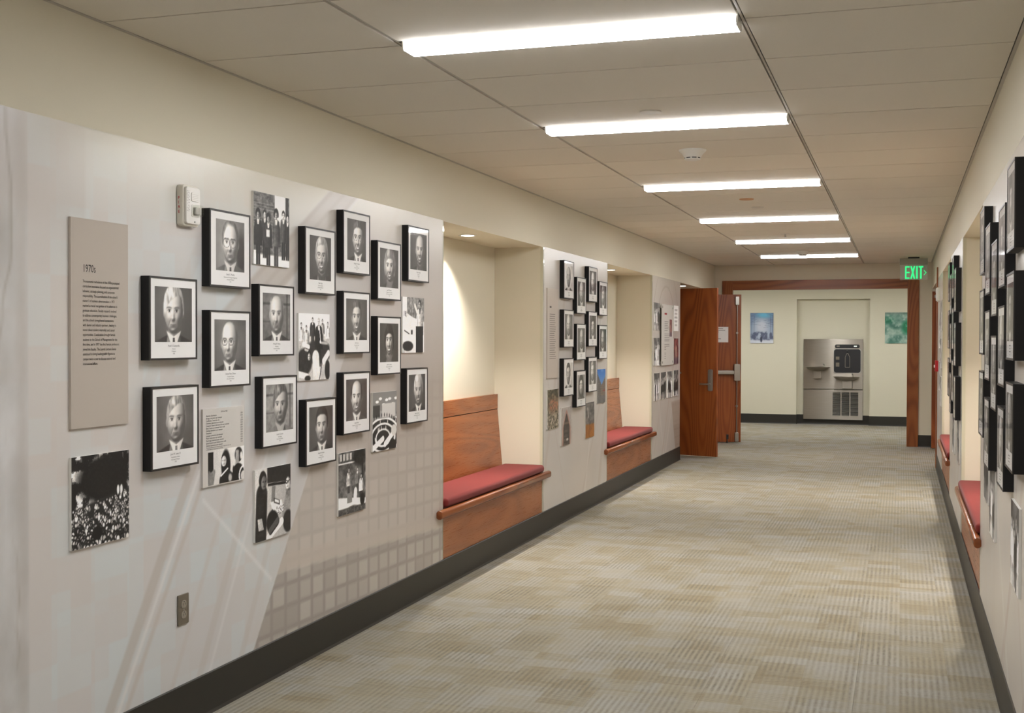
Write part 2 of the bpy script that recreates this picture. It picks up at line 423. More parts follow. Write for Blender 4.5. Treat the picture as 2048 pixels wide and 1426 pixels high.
def lerp3(m, a, b):
    a = np.broadcast_to(np.asarray(a, float), m.shape+(3,)); b = np.broadcast_to(np.asarray(b, float), m.shape+(3,))
    return a*(1-m[..., None]) + b*m[..., None]
def pic_flowers(U, V):
    n, f = fbm(U*14, V*14, 5, 5), fbm(U*30, V*26, 8)
    c = lerp3(np.clip((n-0.45)*6, 0, 1), (58, 56, 40), (128, 120, 96))
    c = lerp3(sm(ell(U, V, 0.55, 0.60, 0.42, 0.20), 0.2)*np.clip((f-0.45)*6, 0, 1), c, (196, 128, 98))
    return lerp3(sm(V-0.42, 0.2)*np.clip((f-0.48)*7, 0, 1), c, (202, 190, 172))
def pic_redphoto(U, V):
    n = fbm(U*8, V*8, 31, 4); c = lerp3(np.clip((n-0.4)*5, 0, 1), (84, 34, 36), (150, 84, 78))
    c = lerp3(sm(abs(U-0.5)-0.1, 0.05)*sm(V-0.7, 0.1), c, (196, 170, 150)); return lerp3(sm(V-0.25, 0.1)*n, c, (60, 58, 92))
def pic_paper(U, V):
    P = Pic(U.shape, 190)
    for k in range(14): P.put(sm(abs(V-0.9+0.055*k)-0.012, 0.012)*sm(abs(U-0.45)-(0.22+0.12*hash2(k, 1.0, 2)), 0.02), 140)
    return P.i
def pic_winter(U, V):
    n = fbm(U*10, V*10, 12, 5); c = lerp3(V, (176, 184, 198), (98, 126, 160)); c = lerp3(sm(ell(U, V, 0.5, 0.55, 0.30, 0.26), 0.3), c, (190, 196, 206))
    c = lerp3(sm(ell(U, V, 0.6, 0.93, 0.3, 0.08), 0.1), c, (98, 176, 206))
    R = random.Random(5)
    for k in range(26):
        x0 = R.choice([0.0, 1.0]); y0 = 0.55+0.45*R.random(); x1 = abs(x0-0.12-0.33*R.random()); y1 = y0+0.22*(R.random()-0.35)
        c = lerp3(sm(seg(U, V, x0, y0, x1, y1)-0.004, 0.014)*0.65, c, (92, 100, 124))
    for x0 in (0.05, 0.16, 0.86, 0.95): c = lerp3(sm(seg(U, V, x0, 0.1, x0+0.02, 0.9)-0.010, 0.016)*0.6, c, (84, 90, 112))
    c = lerp3(sm(V-0.30-0.12*n, 0.06)*np.clip((n-0.35)*4, 0, 1), c, (84, 92, 116)); c = lerp3(sm(V-0.10, 0.05), c, (206, 210, 218))
    c = lerp3(sm(ell(U, V, 0.48, 0.13, 0.05, 0.10), 0.02), c, (52, 58, 78)); return c
def pic_green(U, V):
    n = fbm(U*4, V*5, 22, 5); m = fbm(U*9, V*9, 5, 4)
    c = lerp3(np.clip((n-0.3)*2.4, 0, 1), (70, 118, 104), (164, 186, 172))
    c = lerp3(sm(ell(U, V, 0.10, 0.74, 0.22, 0.10), 0.12), c, (24, 108, 78)); c = lerp3(sm(ell(U, V, 0.92, 0.52, 0.24, 0.22), 0.15), c, (16, 118, 78))
    c = lerp3(sm(ell(U, V, 0.5, 0.52, 0.2, 0.06), 0.08)*0.7, c, (40, 96, 80)); c = lerp3(np.clip((m-0.55)*5, 0, 1)*0.5, c, (196, 208, 198))
    return lerp3(sm(0.935-V, 0.02)*0.5, c, (92, 112, 102))

def portrait(U, V, p):
    """grey studio portrait: a relief of the head is lit from the upper left, hair and features toned on top"""
    g = lambda k, d: p.get(k, d)
    asp, z = g('asp', 1.2), g('zoom', 1.2)
    hx, tilt, turn = g('hx', 0.0), g('tilt', 0.0), g('turn', -0.02)
    x = (U-0.5)*asp/z - hx; y = (V-0.5)/z - 0.045
    x, y = x*math.cos(tilt)+y*math.sin(tilt), y*math.cos(tilt)-x*math.sin(tilt)
    a, b = g('a', 0.245), g('b', 0.335)
    bg, skin, hair, suit = g('bg', 100), g('skin', 200), g('hair', 80), g('suit', 52)
    style, sd = g('style', 'short'), g('seed', 1)
    P = Pic(U.shape, bg)
    P.i = bg*(0.90+0.20*fbm(U*4, V*4, sd))*(1.10-0.40*np.clip(abs(U-0.35)+0.5*abs(V-0.6), 0, 1))
    if g('bgt', '') == 'stone':
        P.i = bg*(0.70+0.55*fbm(U*8, V*8, 3)); P.mul(sm(abs(V-0.78)-0.025, 0.03), 0.62); P.mul(sm(abs(U-0.88)-0.025, 0.03), 0.66); P.mul(sm(abs(V-0.40)-0.012, 0.03)*(U < 0.3), 0.7)
    if g('bgt', '') == 'shade': P.mul(sm(ell(x, y, 0.34, -0.16, 0.17, 0.34), 0.12), 0.5)
    ax = abs(x)
    strands = fbm(x*34+4*y+sd, y*9-6*ax, 9+sd, 3)
    hv = hair*(0.62+0.75*strands)
    # shoulders with lapels, shirt and tie
    ys = -0.345 - 0.36*np.clip(ax-0.12, 0, 9)**1.15
    fold = 0.85+0.30*fbm(x*9+3*y, y*5, 5+sd)-0.10*np.clip(x*2, -1, 1)
    P.put(sm(y-ys, 0.02), suit*fold)
    if style == 'long': P.put(sm(ell(x, y, 0, -0.06, a*1.38, b*1.28), 0.05), hv*0.85)
    nk = a*0.60
    P.put(sm(ax-nk-0.25*np.clip(-0.30-y, 0, 1), 0.025)*sm(y+0.16, 0.04), skin*0.66*(1-0.5*np.clip(x/nk*0.5+0.2, 0, 1)))
    vw = np.clip(0.155-0.50*(-0.36-y), 0.0, 0.2)
    P.put(sm(ax-vw, 0.02)*sm(y+0.375-0.45*ax, 0.018), g('shirt', 218)*(1-0.18*np.clip(x*4, 0, 1)))
    P.mul(sm(abs(ax-vw)-0.006, 0.014)*sm(y+0.37, 0.02), 0.55)
    if g('tie', 70): P.put(sm(ax-0.026-0.05*np.clip(-0.42-y, 0, 1), 0.012)*sm(y+0.395, 0.012), g('tie', 70)*(0.8+0.4*fbm(x*40, y*40, 3)))
    # head relief
    jaw = 1-0.20*np.clip(-y/b, 0, 1)**2.0
    nx, ny = x/(a*jaw), y/b; r2 = (np.abs(nx)**2.3+np.abs(ny)**2.3)**(2/2.3)
    t = turn; fx = x-t
    G = lambda cx, cy, sx, sy: np.exp(-(((fx-cx)/sx)**2+((y-cy)/sy)**2))
    ey = 0.012; ex = 0.096*(a/0.245)
    H = 0.30*np.sqrt(np.clip(1-r2, 0.0, 1))
    H = H + 0.040*G(0, -0.075, 0.034, 0.070) + 0.026*G(0, -0.112, 0.045, 0.028)
    H = H - 0.024*(G(-ex, ey+0.008, 0.058, 0.038)+G(ex, ey+0.008, 0.058, 0.038)) + 0.010*(G(-ex, ey-0.004, 0.035, 0.018)+G(ex, ey-0.004, 0.035, 0.018))
    H = H + 0.014*(G(-ex, ey+0.065, 0.075, 0.022)+G(ex, ey+0.065, 0.075, 0.022)) + 0.022*(G(-0.125, -0.10, 0.06, 0.06)+G(0.125, -0.10, 0.06, 0.06))
    H = H + 0.014*G(0, -0.200, 0.060, 0.028) + 0.026*G(0, -0.292, 0.055, 0.035) - 0.012*G(0, -0.250, 0.06, 0.014)
    sml = g('smile', 0)
    for s in (-1, 1): H = H - (0.010+0.010*sml)*np.exp(-(seg(fx, y, s*0.055, -0.125, s*(0.105+0.02*sml), -0.215)/0.016)**2)
    du = asp/z/max(U.shape[1]-1, 1); dv = 1/z/max(U.shape[0]-1, 1)
    gy, gx = np.gradient(H, dv, du)
    nz = 1/np.sqrt(1+gx**2+gy**2); lx, ly, lz = -0.42, 0.46, 0.78
    lam = np.clip((-gx*lx-gy*ly+lz)*nz, 0, 2)
    face = sm((np.sqrt(r2)-1)*a, 0.016)
    tone = skin*(0.42+0.68*lam)*(0.97+0.06*fbm(U*40, V*40, 4+sd))
    if style not in ('long', 'curly'):
        for s in (-1, 1):
            P.put(sm(ell(x, y, s*a*0.985, -0.02, 0.030, 0.068), 0.014), skin*(0.82 if s < 0 else 0.56)); P.mul(sm(ell(x, y, s*a*0.99, -0.02, 0.012, 0.04), 0.02), 0.8)
    top = {'full': 1.14, 'curly': 1.17, 'long': 1.13}.get(style, 1.055); wd = {'curly': 1.24, 'full': 1.09, 'long': 1.16}.get(style, 1.045)
    cap = sm((((np.abs(x)/(a*wd))**2.45+(np.abs(y-0.02)/(b*top))**2.45)**(1/2.45)-1)*a, 0.018)
    if style == 'curly': cap = sm(ell(x, y, 0, 0.01, a*wd, b*top)+0.03*(fbm(x*14, y*14, sd)-0.5), 0.02)
    lowcut = {'curly': -0.20, 'long': -0.5, 'full': -0.03}.get(style, -0.03)
    if style != 'bald': P.put(cap*sm(lowcut-y, 0.05), hv)
    P.put(face, np.clip(tone, 12, 244))
    hl, k = {'bald': (1.42, 1.12), 'thin': (0.90, 0.86), 'short': (0.66, 0.32), 'full': (0.60, 0.26), 'long': (0.56, 0.50), 'curly': (0.50, 0.34)}[style]
    line = hl-k*np.abs(nx)**2.6-np.clip(np.abs(nx)-0.80, 0, 1)*3.2+g('part', 0.0)*nx+0.07*(fbm(x*26, y*10, 6+sd)-0.5)
    sheen = 1+0.5*np.exp(-((nx+0.35)/0.3)**2-((ny-0.85)/0.2)**2)
    edge = 0.05 if style in ('bald', 'thin') else 0.03
    P.put(cap*sm((line-ny)*b, edge)*sm(lowcut-y, 0.06)*(0.85 if style in ('bald', 'thin') else 1.0), np.clip(hv*sheen*(0.75+0.45*np.clip(0.6-0.5*nx, 0, 1)), 8, 235))
    # eyes, brows, nostrils, mouth
    for s in (-1, 1):
        e = fx-s*ex
        P.put(sm(ell(e, y, 0, ey-0.004, 0.044, 0.0165), 0.010)*0.85, skin*(0.98 if s < 0 else 0.80))
        P.put(sm(ell(e, y, 0.002, ey-0.002, 0.0195, 0.0170), 0.010), 46)
        P.put(sm(np.abs(y-ey-0.016+3.4*e*e)-0.005, 0.009)*sm(abs(e)-0.050, 0.012)*0.85, 38)
        P.mul(sm(np.abs(y-ey+0.030-2.0*e*e)-0.004, 0.014)*sm(abs(e)-0.036, 0.02), 0.84)
        bh = min(hair, 120)*0.75
        P.put(sm(np.abs(y-ey-0.052+1.8*(e-s*0.012)**2)-0.009, 0.016)*sm(abs(e-s*0.006)-0.062, 0.02)*0.75, bh)
        P.put(sm(ell(fx, y, s*0.022, -0.128, 0.011, 0.007), 0.010)*0.75, 46)
    my = -0.200
    if sml:
        cv = 2.6*fx*fx
        P.put(sm(np.abs(y-my-cv+0.004)-0.023*np.sqrt(np.clip(1-(fx/0.083)**2, 0, 1)), 0.010)*sm(abs(fx)-0.083, 0.01)*0.9, skin*0.42)
        P.put(sm(np.abs(y-my-cv)-0.0125*np.sqrt(np.clip(1-(fx/0.070)**2, 0, 1)), 0.008)*sm(abs(fx)-0.068, 0.01), min(skin*1.13, 236))
    else:
        P.put(sm(np.abs(y-my-0.6*fx*fx)-0.0035, 0.009)*sm(abs(fx)-0.066, 0.015)*0.85, skin*0.30)
        P.mul(sm(ell(fx, y, 0, my-0.012, 0.05, 0.010), 0.014), 0.84); P.mul(sm(ell(fx, y, 0, my+0.010, 0.052, 0.008), 0.012), 0.86)
    if g('stache', 0): P.put(sm(ell(fx, y, 0, my+0.030, 0.088, 0.017), 0.02)*0.85, g('stache', 0)*(0.7+0.6*strands))
    P.mul(face*sm((ny+0.88)*0.3, 0.12), 0.84)
    if g('glasses', 0):
        w, h = g('gw', 0.074), g('gh', 0.054); dk = g('glasses', 60)
        for s in (-1, 1):
            e = fx-s*(ex+0.002); d = (np.abs(e/w)**2.6+np.abs((y-ey+0.008)/h)**2.6)**(1/2.6)-1
            P.put(sm(abs(d*h)-0.0042, 0.008)*0.9, dk); P.put(sm(d*h, 0.01)*0.08, 245)
            P.put(sm(seg(fx, y, s*(ex+w), ey+0.006, s*a*0.98-t, ey+0.012)-0.0035, 0.008)*0.9, dk)
        P.put(sm(np.abs(y-ey-0.010+2.0*fx*fx)-0.004, 0.008)*sm(abs(fx)-(ex-w+0.012), 0.01)*0.9, dk)
    return P.i
def head(P, U, V, x, y, r, skin=185, hair=34, full=1.0, look=0.0):
    """small head: hair mass, lit face, shaded features; r is half the head height"""
    so = min(r*0.22, 0.02)
    P.put(sm(ell(U, V, x, y+r*0.12, r*0.80*full, r*1.02*full), so)*sm(y-r*(0.30+0.5*(full-1))-V, r*0.3), hair*(0.75+0.5*fbm(U*60, V*60, 3)))
    nx, ny = (U-x-look*r*0.25)/(r*0.60), (V-y+r*0.14)/(r*0.80); m = sm((np.hypot(nx, ny)-1)*r*0.6, so)
    P.put(m, skin*(1.05-0.30*np.clip(nx+0.2, -0.4, 1)-0.12*ny**2))
    fx = x+look*r*0.35
    for s in (-1, 1): P.put(sm(ell(U, V, fx+s*r*0.25, y-r*0.02, r*0.14, r*0.08), r*0.14)*0.8, skin*0.30)
    P.mul(sm(ell(U, V, fx+r*0.06, y-r*0.28, r*0.07, r*0.20), r*0.15), 0.72); P.put(sm(ell(U, V, fx, y-r*0.56, r*0.22, r*0.06), r*0.12)*0.7, skin*0.38)
    P.mul(sm(ell(U, V, x, y-r*0.98, r*0.5, r*0.10), r*0.2), 0.6)
def figure(P, U, V, x, y0, h, coat, skin=185, hair=34, w=0.30, afro=1.0, lean=0.0, legs=None, look=0.0):
    """standing person: legs, coat with rounded shoulders and arms, head"""
    r = h*0.078; top = y0+h; sh = top-2.15*r; c = x+lean*(V-y0)
    legs = coat*0.8 if legs is None else legs; hip = y0+h*0.42
    for s in (-1, 1): P.put(sm(np.maximum(abs(U-c-s*w*h*0.13)-w*h*0.12, np.maximum(V-hip, y0-V)), 0.012), legs*(0.8+0.4*fbm(U*25, V*18, 3)))
    prof = w*h*0.5*(0.72+0.28*np.clip((sh-V)/(h*0.2), 0, 1)); d = np.maximum(abs(U-c)-prof, np.maximum(V-sh-0.25*r+1.1*(abs(U-c)/(w*h*0.5))**2*r, (hip-h*0.06)-V))
    nx = (U-c)/(w*h*0.5)
    P.put(sm(d, 0.014), coat*(0.72+0.5*fbm(U*16+x*9, V*22, int(x*97)))*(1.08-0.35*np.clip(nx, -0.5, 1)))
    for s in (-1, 1): P.mul(sm(abs(U-c-s*w*h*0.30)-0.006, 0.012)*sm(V-sh+0.8*r, 0.02)*sm(hip-V, 0.02), 0.55)
    P.put(sm(abs(U-c)-0.30*r-0.25*np.clip(V-sh+1.2*r, 0, 1), 0.01)*sm(abs(V-sh+0.45*r)-0.7*r, 0.01)*0.85, 205 if coat < 120 else 70)
    head(P, U, V, x+lean*h, top-1.05*r, r, skin, hair, afro, look)
def grain(P, U, V, k=0.16):
    P.i = P.i*(1-k/2+k*fbm(U*70, V*70, 77, 2)); return P.i
def pic_group(U, V):
    P = Pic(U.shape, 90); P.i = 50+90*fbm(U*16, V*22, 5)
    br = ((V*26) % 1 < 0.14)*1.0*(U < 0.56)*(V > 0.5); P.put(br*0.5, 140)
    P.put(sm(abs(U-0.74)-0.15, 0.015)*(V > 0.40), 190+36*fbm(U*9, V*9, 4)-60*np.clip(fbm(U*12, V*7, 8)-0.5, 0, 1)); P.put(sm(abs(U-0.60)-0.020, 0.01)*(V > 0.4), 232)
    P.put(sm(abs(U-0.93)-0.04, 0.02)*(V > 0.35), 60); P.put(sm(V-0.15, 0.03), 190+24*fbm(U*8, V*20, 2))
    for x, h, c, l in ((0.30, 0.66, 52, 40), (0.83, 0.70, 70, 40), (0.95, 0.66, 44, 40)): figure(P, U, V, x, 0.10, h, c, 190, 26, 0.30, 1.1, 0, l)
    for x, h, c in ((0.12, 0.76, 40), (0.40, 0.72, 54), (0.62, 0.80, 78)): figure(P, U, V, x, -0.01, h, c, 140, 20, 0.30, 1.42, 0, c*0.8)
    P.put(sm(abs(U-0.39)-0.045, 0.015)*sm(abs(V-0.45)-0.05, 0.015), 205); P.put(sm(abs(U-0.03)-0.03, 0.02)*(V < 0.2), 220); P.put(sm(ell(U, V, 0.9, 0.04, 0.14, 0.05), 0.03), 210)
    return grain(P, U, V)
def pic_class(U, V):
    P = Pic(U.shape, 200); P.i = 190+36*V+10*fbm(U*6, V*6, 3)
    P.put(sm(V-0.74+0.08*U, 0.02), 150+30*fbm(U*9, V*9, 1)); R = random.Random(7)
    for x, y, h, c in ((0.08, 0.44, 0.42, 190), (0.24, 0.40, 0.42, 170), (0.44, 0.50, 0.44, 60), (0.76, 0.56, 0.36, 150), (0.94, 0.48, 0.40, 200)): figure(P, U, V, x, y, h, c, 184, 28, 0.42)
    P.put(sm(ell(U, V, 0.62, 0.42, 0.44, 0.18), 0.04), 44+24*fbm(U*14, V*14, 3)); P.put(sm(ell(U, V, 0.18, 0.28, 0.24, 0.20), 0.04), 36+30*fbm(U*14, V*14, 5))
    figure(P, U, V, 0.64, 0.20, 0.74, 34, 196, 170, 0.34, 1.0, 0, 30, -0.6)
    P.put(sm(seg(U, V, 0.665, 0.78, 0.70, 0.58)-0.010, 0.01), 232)
    P.put(sm(seg(U, V, 0.14, 0.54, 0.32, 0.50)-0.032, 0.012), 218); P.put(sm(seg(U, V, 0.20, 0.46, 0.30, 0.44)-0.018, 0.012), 160)
    P.put(sm(seg(U, V, 0.72, 0.56, 0.92, 0.55)-0.020, 0.012), 150); P.put(sm(ell(U, V, 0.69, 0.575, 0.022, 0.026), 0.01), 235)
    q = sm(seg(U, V, 0.58, 0.0, 0.54, 0.34)-0.11, 0.02); P.put(q, 206*(0.80+0.3*fbm(U*26, V*6, 3))); P.put(sm(seg(U, V, 0.66, 0.0, 0.76, 0.30)-0.010, 0.01), 40)
    P.put(sm(seg(U, V, 0.80, 0.28, 0.96, 0.40)-0.05, 0.02), 212); P.put(sm(ell(U, V, 0.93, 0.14, 0.09, 0.15), 0.02), 32); P.put(sm(seg(U, V, 0.0, 0.10, 0.26, 0.06)-0.045, 0.015), 214); P.put(sm(ell(U, V, 0.28, 0.03, 0.09, 0.04), 0.02), 26)
    head(P, U, V, 0.33, 0.36, 0.07, 170, 30, 1.1)
    return grain(P, U, V)
def pic_women(U, V):
    P = Pic(U.shape, 196); P.i = 176+34*U+8*fbm(U*5, V*5, 2)
    P.put(sm(abs(U-0.06)-0.08, 0.02)*sm(V-0.95, 0.02), 42); P.put(sm(seg(U, V, 0.04, -0.1, 0.10, 0.38)-0.09, 0.02), 100+50*fbm(U*20, V*8, 4)); P.put(sm(ell(U, V, 0.08, 0.52, 0.06, 0.14), 0.02), 30)
    P.put(sm(ell(U, V, 0.48, 0.50, 0.125, 0.46), 0.03), 30*(0.7+0.8*fbm(U*50, V*8, 5))); P.put(sm(ell(U, V, 0.50, 0.02, 0.20, 0.34), 0.03), 34+16*fbm(U*20, V*20, 3))
    head(P, U*1.8, V, 0.44*1.8, 0.66, 0.20, 214, 26, 0.95, -0.4)
    P.put(sm(seg(U, V, 0.35, 0.22, 0.53, 0.40)-0.020, 0.01), 230); P.put(sm(seg(U, V, 0.40, 0.08, 0.60, 0.22)-0.06, 0.02), 44); P.put(sm(ell(U, V, 0.60, 0.12, 0.05, 0.12), 0.03), 170)
    P.put(sm(ell(U, V, 0.84, 0.76, 0.11, 0.22), 0.02), 28); P.put(sm(seg(U, V, 0.80, 0.86, 0.80, 0.45)-0.05, 0.03), 120+70*fbm(U*60, V*5, 6)); P.put(sm(ell(U, V, 0.915, 0.72, 0.035, 0.12), 0.02), 205)
    P.put(sm(ell(U, V, 0.83, 0.16, 0.17, 0.34), 0.02), 32); P.put(sm(abs(ell(U, V, 1.0, 0.12, 0.14, 0.28))-0.016, 0.01), 238); P.put(sm(ell(U, V, 0.98, 0.1, 0.08, 0.16), 0.02), 184); P.put(sm(ell(U, V, 0.70, 0.34, 0.03, 0.10), 0.02), 40)
    return grain(P, U, V, 0.1)
def pic_typist(U, V):
    P = Pic(U.shape, 150); P.i = 172-36*U+10*fbm(U*5, V*5, 3)
    P.put(sm(0.80-V-0.04*U, 0.012)*sm(0.33-U, 0.02), 42+14*fbm(U*20, V*20, 1)); P.put(sm(abs(V-0.775+0.04*U)-0.018, 0.01)*(U > 0.34), 22)
    P.put(sm(seg(U, V, 0.15, 0.05, 0.18, 0.64)-0.15, 0.03), 44*(0.6+0.9*fbm(U*7, V*22, 7))); P.put(sm(seg(U, V, 0.28, 0.60, 0.26, 0.2)-0.035, 0.015), 36)
    head(P, U, V, 0.21, 0.82, 0.125, 112, 22, 1.05, 0.9)
    P.put(sm(np.maximum(abs(U-0.50-0.1*(V-0.6))-0.05, abs(V-0.60)-0.13), 0.012), 110); P.put(sm(np.maximum(abs(U-0.62+0.5*(V-0.42))-0.16, abs(V-0.42)-0.09), 0.02), 200)
    P.put(sm(np.maximum(abs(U-0.60)-0.085, abs(V-0.50+0.3*(U-0.6))-0.035), 0.012), 44); P.put(sm(np.maximum(abs(U-0.60)-0.06, abs(V-0.505+0.3*(U-0.6))-0.02), 0.01), 210)
    R = random.Random(2)
    for k in range(40): P.put(sm(ell(U, V, 0.46+0.34*R.random(), 0.31+0.12*R.random(), 0.012, 0.009), 0.008), R.choice([30, 60, 120, 236]))
    P.put(sm(seg(U, V, 0.98, 0.62, 0.86, 0.28)-0.10, 0.02), 120*(0.75+0.5*fbm(U*9, V*22, 2))); head(P, U, V, 0.95, 0.74, 0.11, 190, 46, 1.0, -1.0)
    P.put(sm(abs(ell(U, V, 0.885, 0.745, 0.028, 0.022))-0.006, 0.008), 24); P.put(sm(seg(U, V, 0.91, 0.75, 0.99, 0.77)-0.006, 0.008), 24)
    P.put(sm(ell(U, V, 0.48, 0.22, 0.17, 0.17), 0.03), 26+18*fbm(U*20, V*20, 4)); P.put(sm(ell(U, V, 0.92, 0.18, 0.14, 0.16), 0.03), 48)
    for k in range(4): P.put(sm(seg(U, V, 0.08+0.03*k, 0.30, 0.11+0.035*k, 0.16)-0.014, 0.01), 184-8*k)
    P.put(sm(seg(U, V, 0.36, 0.02, 0.74, 0.20)-0.055, 0.012), 206); P.put(sm(seg(U, V, 0.42, 0.10, 0.62, 0.22)-0.055, 0.012), 84); P.put(sm(seg(U, V, 0.43, 0.06, 0.63, 0.17)-0.012, 0.01), 40)
    return grain(P, U, V)
def pic_park(U, V):
    P = Pic(U.shape, 80); P.i = 40+100*fbm(U*9, V*12, 6, 5)
    for k in range(4): P.put(sm(np.maximum(abs(U-0.08-0.12*k)-0.035, abs(V-0.92)-0.055), 0.01), 170); P.put(sm(np.maximum(abs(U-0.08-0.12*k)-0.004, abs(V-0.92)-0.055), 0.01), 70)
    P.put(sm(abs(V-0.82)-0.010, 0.012)*(U < 0.6), 196); P.put(sm(abs(U-0.88)-0.022, 0.012)*(V > 0.42), 24)
    P.put(sm(ell(U, V, 0.76, 0.90, 0.24, 0.15), 0.08), 34*(0.3+1.6*fbm(U*30, V*30, 3)))
    for x, y, h, c in ((0.36, 0.28, 0.46, 150), (0.68, 0.30, 0.42, 110), (0.82, 0.16, 0.44, 212)): figure(P, U, V, x, y, h, c, 172, 40, 0.36, 1.0, 0.04, 60)
    P.put(sm(V-0.29+0.1*U, 0.02)*sm(0.10-V, 0.02), 196+30*fbm(U*10, V*16, 4)); P.put(sm(np.maximum(abs(U-0.40)-0.09, abs(V-0.25)-0.08), 0.012), 118)
    P.put(sm(seg(U, V, 0.60, 0.20, 0.62, 0.34)-0.06, 0.02), 218); P.put(sm(ell(U, V, 0.88, 0.18, 0.09, 0.10), 0.02), 34)
    P.put(sm(V-0.10+0.02*np.sin(U*9), 0.03), 36+90*fbm(U*30, V*40, 1))
    return grain(P, U, V)
def pic_chalk(U, V):
    P = Pic(U.shape, 190); P.i = 188+14*fbm(U*6, V*6, 2)
    P.put(sm(0.20-U, 0.012)*sm(0.62+0.14*(0.6-U)-V, 0.012), 78+80*fbm(U*20, V*20, 3)); P.put(sm(seg(U, V, 0.18, 0.70, 0.74, 0.56)-0.011, 0.01), 226)
    figure(P, U, V, 0.80, -0.04, 1.00, 176, 150, 46, 0.34, 1.0, 0.0, 28, -0.8); P.put(sm(seg(U, V, 0.70, 0.70, 0.56, 0.86)-0.035, 0.015), 186); P.put(sm(ell(U, V, 0.55, 0.87, 0.025, 0.03), 0.012), 170)
    P.put(sm(np.maximum(abs(U-0.78)-0.17, abs(V-0.24)-0.24), 0.02), 26+16*fbm(U*12, V*12, 6))
    P.put(sm(seg(U, V, 0.0, 0.25, 0.48, 0.28)-0.045, 0.012), 204); P.put(sm(ell(U, V, 0.24, 0.12, 0.24, 0.09), 0.02), 44); P.put(sm(abs(U-0.06)-0.01, 0.01)*(V < 0.2), 40)
    P.put(sm(seg(U, V, 0.08, 0.40, 0.30, 0.34)-0.010, 0.01), 40); P.put(sm(np.maximum(abs(U-0.42)-0.04, abs(V-0.37)-0.04), 0.012), 56)
    for x, y0, y1 in ((0.07, 0.66, 0.75), (0.125, 0.65, 0.74)): P.put(sm(abs(U-x)-0.008, 0.008)*sm(abs(V-(y0+y1)/2)-(y1-y0)/2, 0.008), 44)
    P.put(sm(abs(ell(U, V, 0.145, 0.722, 0.018, 0.020))-0.007, 0.008), 44); P.put(sm(seg(U, V, 0.135, 0.70, 0.165, 0.65)-0.007, 0.008), 44)
    return grain(P, U, V)
def pic_bw(seed):
    def f(U, V):
        R = random.Random(seed); P = Pic(U.shape, 120); P.i = 40+150*fbm(U*6+seed, V*7, seed, 5)
        P.put(sm(0.78-V, 0.06), 40+90*fbm(U*5, V*3, seed+2)); P.put(sm(V-0.18, 0.05), 150+60*R.random())
        for k in range(5): figure(P, U, V, 0.08+0.2*k+0.07*R.random(), -0.06+0.12*R.random(), 0.66+0.24*R.random(), R.choice([26, 44, 60, 190, 220]), 180, 30, 0.32, 1.1)
        return grain(P, U, V)
    return f
def pic_arch(U, V):
    ax = abs(U-0.5); top = 0.84-1.6*np.clip(ax, 0, 1)**1.25; n = fbm(U*16, V*16, 3)
    c = lerp3(n, (150, 143, 136), (186, 180, 174)); c = lerp3(sm(V-top-0.10, 0.02)*sm(ax-0.40, 0.02)*0.75, c, (176, 124, 108))
    c = lerp3(sm(V-top, 0.02)*sm(ax-0.31, 0.02), c, lerp3(n, (52, 48, 44), (86, 80, 72)))
    c = lerp3(sm(abs(V-0.58)-0.03, 0.02)*sm(ax-0.24, 0.02), c, (112, 100, 84))
    g = ((U*7) % 1 < 0.4)*((V*9) % 1 < 0.6)*1.0*sm(V-0.44, 0.02)*sm(ax-0.24, 0.02); c = lerp3(g*n*0.7, c, (168, 156, 140))
    return lerp3(sm(ell(U, V, 0.58, 0.14, 0.10, 0.03), 0.02), c, (216, 210, 200))
def pic_autumn(U, V):
    n = fbm(U*10, V*12, 3, 5); c = lerp3(n, (54, 54, 54), (164, 158, 150)); w = ((U*6) % 1 < 0.35)*((V*7) % 1 < 0.5)*1.0*(V > 0.45); c = lerp3(w*0.5, c, (60, 60, 62))
    c = lerp3(sm(seg(U, V, 0.22, 0.85, 0.36, 0.58)-0.02, 0.02), c, (208, 204, 198))
    return lerp3(sm(V-0.36-0.04*n, 0.05), c, lerp3(fbm(U*18, V*8, 6), (110, 64, 24), (204, 138, 56)))
def pic_sky(U, V):
    c = lerp3(V, (160, 194, 224), (52, 112, 190)); n = fbm(U*14, V*14, 4); c = lerp3(np.clip((fbm(U*3, V*4, 9)-0.5)*3, 0, 1)*0.4, c, (214, 224, 234))
    w = ((U*13) % 1 < 0.45)*((V*15) % 1 < 0.5)*1.0
    a = sm(V-(0.90-0.70*U), 0.015)*(U < 0.52); c = lerp3(a, c, lerp3(n, (84, 82, 80), (134, 130, 124))); c = lerp3(a*w*0.5, c, (58, 60, 64))
    b = sm(V-(0.26+0.52*U), 0.015)*(U > 0.40); c = lerp3(b, c, lerp3(n, (104, 94, 84), (150, 136, 120))); c = lerp3(b*w*0.5, c, (66, 62, 60))
    c = lerp3(sm(ell(U, V, 0.84, 0.36, 0.16, 0.025), 0.03), c, (150, 62, 50)); return lerp3(sm(V-0.22, 0.03), c, lerp3(n, (80, 80, 82), (128, 126, 124)))

